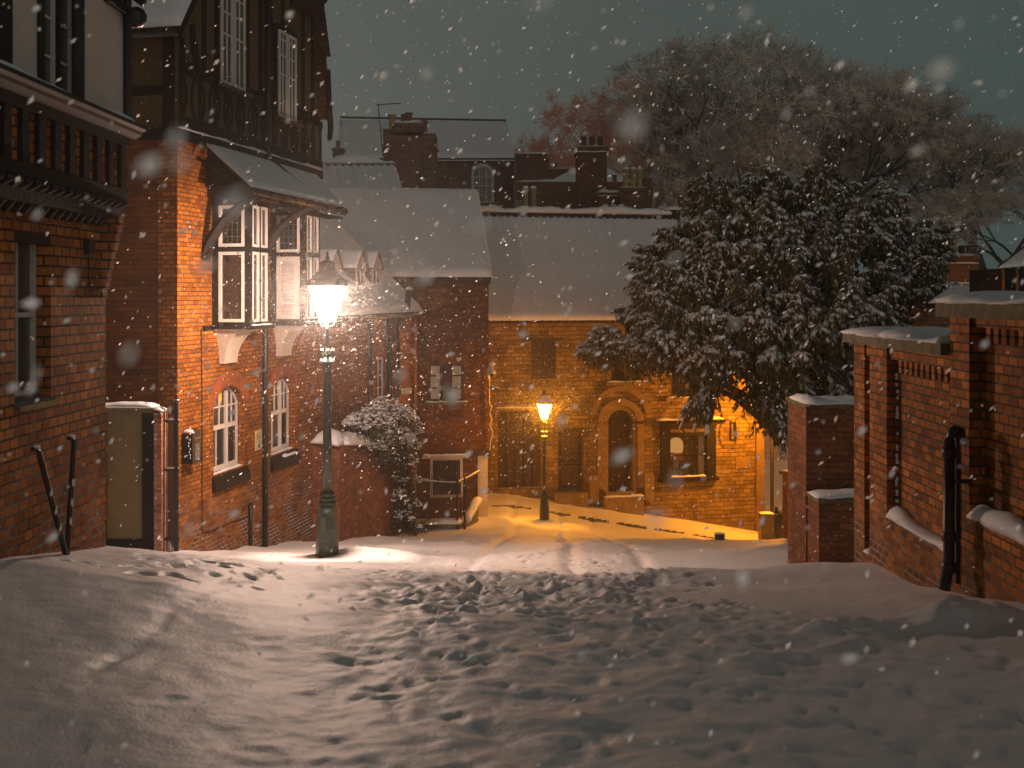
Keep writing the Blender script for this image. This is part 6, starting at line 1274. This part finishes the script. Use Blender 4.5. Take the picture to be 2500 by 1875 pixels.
TREES = [  # mesh, px, Y, base py unused, height by top py, rz, xscale, label
    (0, 1680, 76, 78, 0.3, 1.25, 'broadest bare tree at the left of the wood, crown highest in the middle', BARK, TWIG),
    (1, 1870, 80, 92, 2.0, 1.08, 'bare tree just right of the tallest crown, its top slightly lower', BARK, TWIG),
    (2, 2030, 74, 112, 4.0, 1.0, 'bare tree with thick upright trunk behind the yew top', BARK, TWIG),
    (1, 2185, 82, 195, 5.1, 1.1, 'bare tree rising above the right half of the yew', BARK, TWIG),
    (0, 2310, 72, 225, 3.6, 1.25, 'bare tree with fan of dark limbs near the right edge', BARK, TWIG),
    (2, 2480, 68, 400, 1.2, 1.5, 'lower bare tree at the right frame edge above the turret', BARK, TWIG),
    (1, 1580, 84, 175, 0.9, .95, 'bare tree with floodlight glow tinted into its twigs, left end of the wood', TWIG_GLOW, TWIG_GLOW),
    (2, 1480, 78, 300, 2.6, .85, 'smallest tree, floodlight glow in its twig colour, behind the three pot chimney', TWIG_GLOW, TWIG_GLOW),
    (0, 1590, 70, 330, 4.8, .9, 'low bare tree behind the round snowy chimney', BARK, TWIG),
    (2, 1800, 70, 270, 0.2, 1.0, 'mid height bare tree just left of the yew top', BARK, TWIG),
    (1, 1980, 90, 160, 3.0, 1.1, 'faint hazy bare tree deepest in the wood', BARK, TWIG),
    (2, 2400, 84, 300, 5.6, 1.3, 'hazy bare tree beyond the banded chimney', BARK, TWIG)]
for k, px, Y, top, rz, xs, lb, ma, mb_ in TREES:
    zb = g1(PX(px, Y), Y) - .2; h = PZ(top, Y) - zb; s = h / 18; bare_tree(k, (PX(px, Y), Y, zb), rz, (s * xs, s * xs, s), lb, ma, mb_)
# ------------------------------------------------------------------ the snow laden yew
def build_yew():
    t = thing('yew_tree', 'huge dark yew tree loaded with snow, drooping over the stone house corner', 'tree', (PX(1990, 30.5), 30.5, -8.5))
    rnd = random.Random(17); Y0 = 30.5
    blobs = [(1625, 590, 62, 78), (1720, 555, 95, 60), (1770, 500, 75, 62), (1850, 520, 110, 85), (1960, 490, 110, 62), (1830, 600, 170, 110), (2040, 560, 130, 95), (2120, 560, 100, 80), (2210, 610, 80, 60), (2180, 690, 120, 70), (2260, 730, 60, 45), (1990, 680, 200, 130), (1800, 720, 200, 120), (1640, 690, 110, 70), (1620, 780, 110, 70), (1530, 850, 62, 38), (1600, 875, 75, 48), (1690, 860, 110, 75), (1800, 870, 130, 90), (1920, 830, 160, 110), (2050, 800, 120, 90), (1860, 960, 105, 55), (1950, 970, 110, 70), (2030, 930, 90, 90), (2100, 770, 110, 60), (1745, 940, 62, 48), (1930, 1020, 70, 42), (1580, 640, 55, 50), (1505, 868, 45, 28), (1560, 700, 60, 60), (1540, 790, 45, 30), (2200, 540 + 60, 60, 50)]
    V = []; F_ = []; SV = []; SF = []; LV = []; LF = []
    def tri(a, b, c): k = len(V); V.extend([a, b, c]); F_.append((k, k + 1, k + 2))
    def snowlump(c, dx, w, h):   # elongated lump, 6-sided cross loft, open bottom
        k = len(SV); side = dx.cross(Vector((0, 0, 1)));
        side = side.normalized() if side.length > 1e-4 else Vector((1, 0, 0)); L_ = dx.length
        rows = []
        for f, s in ((0, .35), (.35, 1), (.75, .9), (1.05, .25)):
            p = c + dx * f + Vector((0, 0, -.06 * f * f)); rows.append([p - side * w * s - Vector((0, 0, .35 * h)), p - side * w * s * .65 + Vector((0, 0, h * s * .7)), p + Vector((0, 0, h * s)) + side * rnd.uniform(-.2, .2) * w, p + side * w * s * .65 + Vector((0, 0, h * s * .7)), p + side * w * s - Vector((0, 0, .35 * h))])
        for r_ in rows: SV.extend(r_)
        for a in range(3):
            for b in range(4): SF.append((k + a * 5 + b, k + (a + 1) * 5 + b, k + (a + 1) * 5 + b + 1, k + a * 5 + b + 1))
    centre = P(1930, 760, Y0 + .5)
    def frond(p, dd, ln, w, snowy):
        m_ = p + dd * ln * .5; k0 = len(V); e = p + dd * ln + Vector((0, 0, -.22 * ln)); V.extend([p, m_ - w, m_ + w, e]); F_.append((k0, k0 + 1, k0 + 3, k0 + 2))
        if snowy:
            k0 = len(SV); u = Vector((0, -.006, .016)); w2 = w * .8; SV.extend([p + u, m_ - w2 + u, m_ + w2 + u, p.lerp(e, .8) + u]); SF.append((k0, k0 + 1, k0 + 3, k0 + 2))
    def spray(root, out, L_, snowy):
        pts = [root + out * L_ * s + Vector((0, 0, -.50 * L_ * s * s)) for s in (0, .17, .34, .5, .67, .84, 1)]; sidev = out.cross(Vector((0, 0, 1)))
        if sidev.length < .05: sidev = Vector((1, 0, 0))
        sidev.normalize()
        for i in range(1, 7):
            p = pts[i]; dr = (pts[i] - pts[i - 1]).normalized()
            for s_ in (-1, 1):
                for q in range(3):
                    dd = (sidev * s_ * rnd.uniform(.2, 1.0) + dr * rnd.uniform(.3, .9) + Vector((0, 0, -rnd.uniform(.3, 1.2)))).normalized()
                    frond(p - dr * rnd.random() * .1 * L_, dd, rnd.uniform(.12, .24) * (1.1 - .06 * i), Vector((rnd.gauss(0, 1), rnd.gauss(0, 1), rnd.gauss(0, .5))).normalized() * rnd.uniform(.016, .034), rnd.random() < snowy * .75)
        if snowy > .15:
            for i in range(1, 6):
                if rnd.random() < snowy: snowlump(pts[i], (pts[i + 1] - pts[i]) * 1.05, rnd.uniform(.035, .07) * (.5 + .5 * snowy), rnd.uniform(.025, .05))
    def plume(root, axis, L_, wid):
        nzf = max(.45, min(1.6, 1.2 + 2.6 * float(fbm(root.x + 3, root.z * 1.3 + root.y * .5, .55, 2, 66))))
        n = int(18 + 12 * L_)
        for k in range(n):
            t_ = (k + .5) / n; az = k * 2.4 + rnd.uniform(-.4, .4); up = Vector((0, 0, 1)) if abs(axis.z) < .9 else Vector((1, 0, 0)); e1 = axis.cross(up).normalized(); e2 = e1.cross(axis)
            rad = (e1 * math.cos(az) + e2 * math.sin(az)); o_ = (rad + axis * (.35 + .9 * t_)).normalized(); ln = wid * (1.05 - .75 * t_) * rnd.uniform(.7, 1.15)
            sn = max(0, min(1, .36 + 1.1 * o_.z + .2 * t_)) * rnd.uniform(.5, 1.1) * nzf
            spray(root + axis * L_ * t_, o_, ln, sn)
        spray(root + axis * L_ * .9, axis, L_ * .35, .8 * nzf)
    for px, py, rx, ry in blobs:
        dist = ((px - 1930) / 420) ** 2 + ((py - 760) / 340) ** 2
        Yc = Y0 + 1.4 - 2.8 * math.sqrt(max(0, 1 - min(1, dist))) + rnd.uniform(-.35, .35); c = P(px - 15 if px < 1800 and py > 800 else px + 45 if px < 1700 and py < 800 else px, py, Yc); ax, az = rx / 2500 * Y0, ry / 2500 * Y0; ay = min(ax, 1.7)
        n = int(5.5 * ax * az) + 6
        for k in range(n):
            d = Vector((rnd.gauss(0, 1), rnd.gauss(-.55, .8), rnd.gauss(0, 1))).normalized(); f = 1 - .4 * rnd.random() ** 1.4; L_ = rnd.uniform(.85, 1.5) * (1 if ax > 1 else .85)
            root = c + Vector((d.x * ax, d.y * ay, d.z * az)) * f - Vector((d.x, d.y, d.z * .5)) * L_ * .7
            low = py > 880 and d.z < .1
            axis = Vector((d.x * .9 + (px - 1930) / 900, d.y * .6 - .15, (-.55 if low else .55) + .5 * d.z)).normalized(); plume(root, axis, L_, L_ * rnd.uniform(.36, .52))
            k0 = len(LV); a, b = root, c.lerp(root, .1); w = Vector((.03, 0, .01)); LV.extend([a - w * .4, a + w * .4, b + w, b - w]); LF.append((k0, k0 + 1, k0 + 2, k0 + 3))
        for k in range(int(26 * ax * az) + 6):      # dark inner boughs
            d = Vector((rnd.gauss(0, 1), rnd.gauss(0, 1), rnd.gauss(0, 1))).normalized() * rnd.random() ** .5; spray(c + Vector((d.x * ax * .75, abs(d.y) * ay * .7 + .1, d.z * az * .75)), Vector((rnd.gauss(0, 1), rnd.gauss(0, 1), -.2)).normalized(), .6, 0)
    print('yew', len(F_), len(SF))
    for v_, f_, nm, mt, sm in ((V, F_, 'foliage', YEW, False), (SV, SF, 'snow_load', SNOW, True), (LV, LF, 'twigs', YEWBARK, False)):
        m = MB(); m.v = v_; m.f = f_; m.build(nm, mt, t, sm)
    # trunk and limbs
    m = MB(); base = Vector((PX(1990, Y0 + 1), Y0 + 1, -9.2)); m.tube([base, base + Vector((.1, 0, 3)), base + Vector((-.1, 0, 5)), base + Vector((-.3, 0, 8))], [.55, .42, .36, .2], 10); m.build('trunk', YEWBARK, t, True)
    m = MB()
    for px, py, rx, ry in blobs[::2]: e = P(px, py, Y0 + .3); s0 = base + Vector((0, 0, 4 + 2.5 * rnd.random())); m.tube([s0, s0.lerp(e, .5) + Vector((0, 0, .4)), e], [.18, .1, .03], 6)
    m.build('limbs', YEWBARK, t, True)
build_yew()
# bramble stems by the pier
def build_bramble():
    t = thing('bare_bramble', 'thin leafless bramble stems arching beside the end of the panelled wall', 'plant', tuple(P(2070, 980, 14.5)))
    rnd = random.Random(3)
    for k in range(9):
        a = P(2095 + rnd.uniform(-8, 4), 980, 14.4); pts = [a]; d = Vector((rnd.uniform(-.5, -.05), 0, rnd.uniform(.5, 1)))
        for i in range(6): d = (d + Vector((rnd.uniform(-.25, .1), 0, rnd.uniform(-.25, .05)))).normalized(); pts.append(pts[-1] + d * .14)
        m = MB(); m.tube(pts, [.006] * 6 + [.003], 4); m.build('stem', BARK, t)
build_bramble()
# ------------------------------------------------------------------ falling snow
def falling_snow():
    rnd = np.random.RandomState(77); base = [(0, 0, 1), (.9, 0, .1), (0, .9, -.1), (-.9, 0, .1), (0, -.9, 0), (.1, 0, -1)]; fc = [(0, 1, 2), (0, 2, 3), (0, 3, 4), (0, 4, 1), (5, 2, 1), (5, 3, 2), (5, 4, 3), (5, 1, 4)]
    V = []; F_ = []
    def add(n, y0, y1, pw, s0, s1, box=None):
        k = 0
        while k < n:
            if box is None:
                Y = y0 + (y1 - y0) * rnd.rand() ** pw; X = (rnd.rand() * 2 - 1) * (.62 * Y + .5); Z = (rnd.rand() * .95 - .55) * Y + rnd.rand() * .3
                if Z < float(np.interp(Y, *CP)) + .25: continue
            else:
                c, r = box; X, Y, Z = np.array(c) + rnd.normal(0, 1, 3) * r
            s = s0 + (s1 - s0) * rnd.rand() ** 2.2; st = 1.2 + .9 * rnd.rand(); R_ = Matrix.Rotation(.75 + .35 * rnd.randn(), 3, 'Y') @ Matrix.Rotation(rnd.rand() * 6, 3, 'Z'); n0 = len(V)
            for b in base: q = R_ @ Vector((b[0] * rnd.uniform(.5, 1.1), b[1] * rnd.uniform(.5, 1.1), b[2] * st * rnd.uniform(.8, 1.1))) * s; V.append((X + q.x, Y + q.y, Z + q.z))
            F_.extend([tuple(i + n0 for i in f) for f in fc]); k += 1
    add(120, .35, 1.3, .6, .004, .0085); add(750, 1.3, 4, .5, .0035, .011); add(2000, 3.5, 11, .45, .005, .017); add(3000, 9, 26, .5, .006, .018)
    add(900, 0, 0, 1, .004, .010, ((L1[0] + .3, L1[1], L1[2] + 3.0), (1.3, 1.2, 1.1))); add(6500, 0, 0, 1, .0015, .0035, ((L1[0], L1[1], L1[2] + 4.1), (.6, .5, .5))); add(4500, 0, 0, 1, .003, .006, ((L2[0], L2[1], L2[2] + 3.8), (.7, .6, .65))); add(900, 0, 0, 1, .005, .013, ((L2[0], L2[1], L2[2] + 3.2), (1.8, 1.5, 1.5)))  # tiny flakes crowded round both lanterns, added to act as their glow
    V = np.array(V); keep = None
    me = bpy.data.meshes.new('falling_snow'); me.from_pydata(V.tolist(), [], F_); me.materials.append(FLAKE); me.polygons.foreach_set('use_smooth', [True] * len(me.polygons))
    o = bpy.data.objects.new('falling_snow', me); S.collection.objects.link(o); tag(o, 'countless snowflakes falling through the night air, big blurred ones close by', 'falling snow', None, 'stuff'); print('flakes', len(F_) / 8)
m, N, L, b = newmat('snowflake'); N.remove(b)
df = N.new('ShaderNodeBsdfDiffuse'); df.inputs[0].default_value = (.8, .8, .8, 1); tl = N.new('ShaderNodeBsdfTranslucent'); tl.inputs[0].default_value = (.7, .7, .7, 1); mx = N.new('ShaderNodeAddShader')
L.new(df.outputs[0], mx.inputs[0]); L.new(tl.outputs[0], mx.inputs[1]); L.new(mx.outputs[0], N['Material Output'].inputs['Surface']); FLAKE = m
falling_snow()
# ------------------------------------------------------------------ snowy air
def haze():
    me = MB().box(-70, 90, -4, 118, -12, 34); me.v = [Vector(v) for v in me.v]
    m, N, L, b = newmat('snowy_air'); N.remove(b); v = N.new('ShaderNodeVolumePrincipled'); v.inputs['Density'].default_value = HAZE; v.inputs['Color'].default_value = (.9, .9, .88, 1); v.inputs['Anisotropy'].default_value = .84
    L.new(v.outputs[0], N['Material Output'].inputs['Volume']); o = me.build('haze', m); o['kind'] = 'stuff'; o['label'] = 'thin snowy haze filling the street air'; o['category'] = 'haze'
HAZE = .0020
haze()
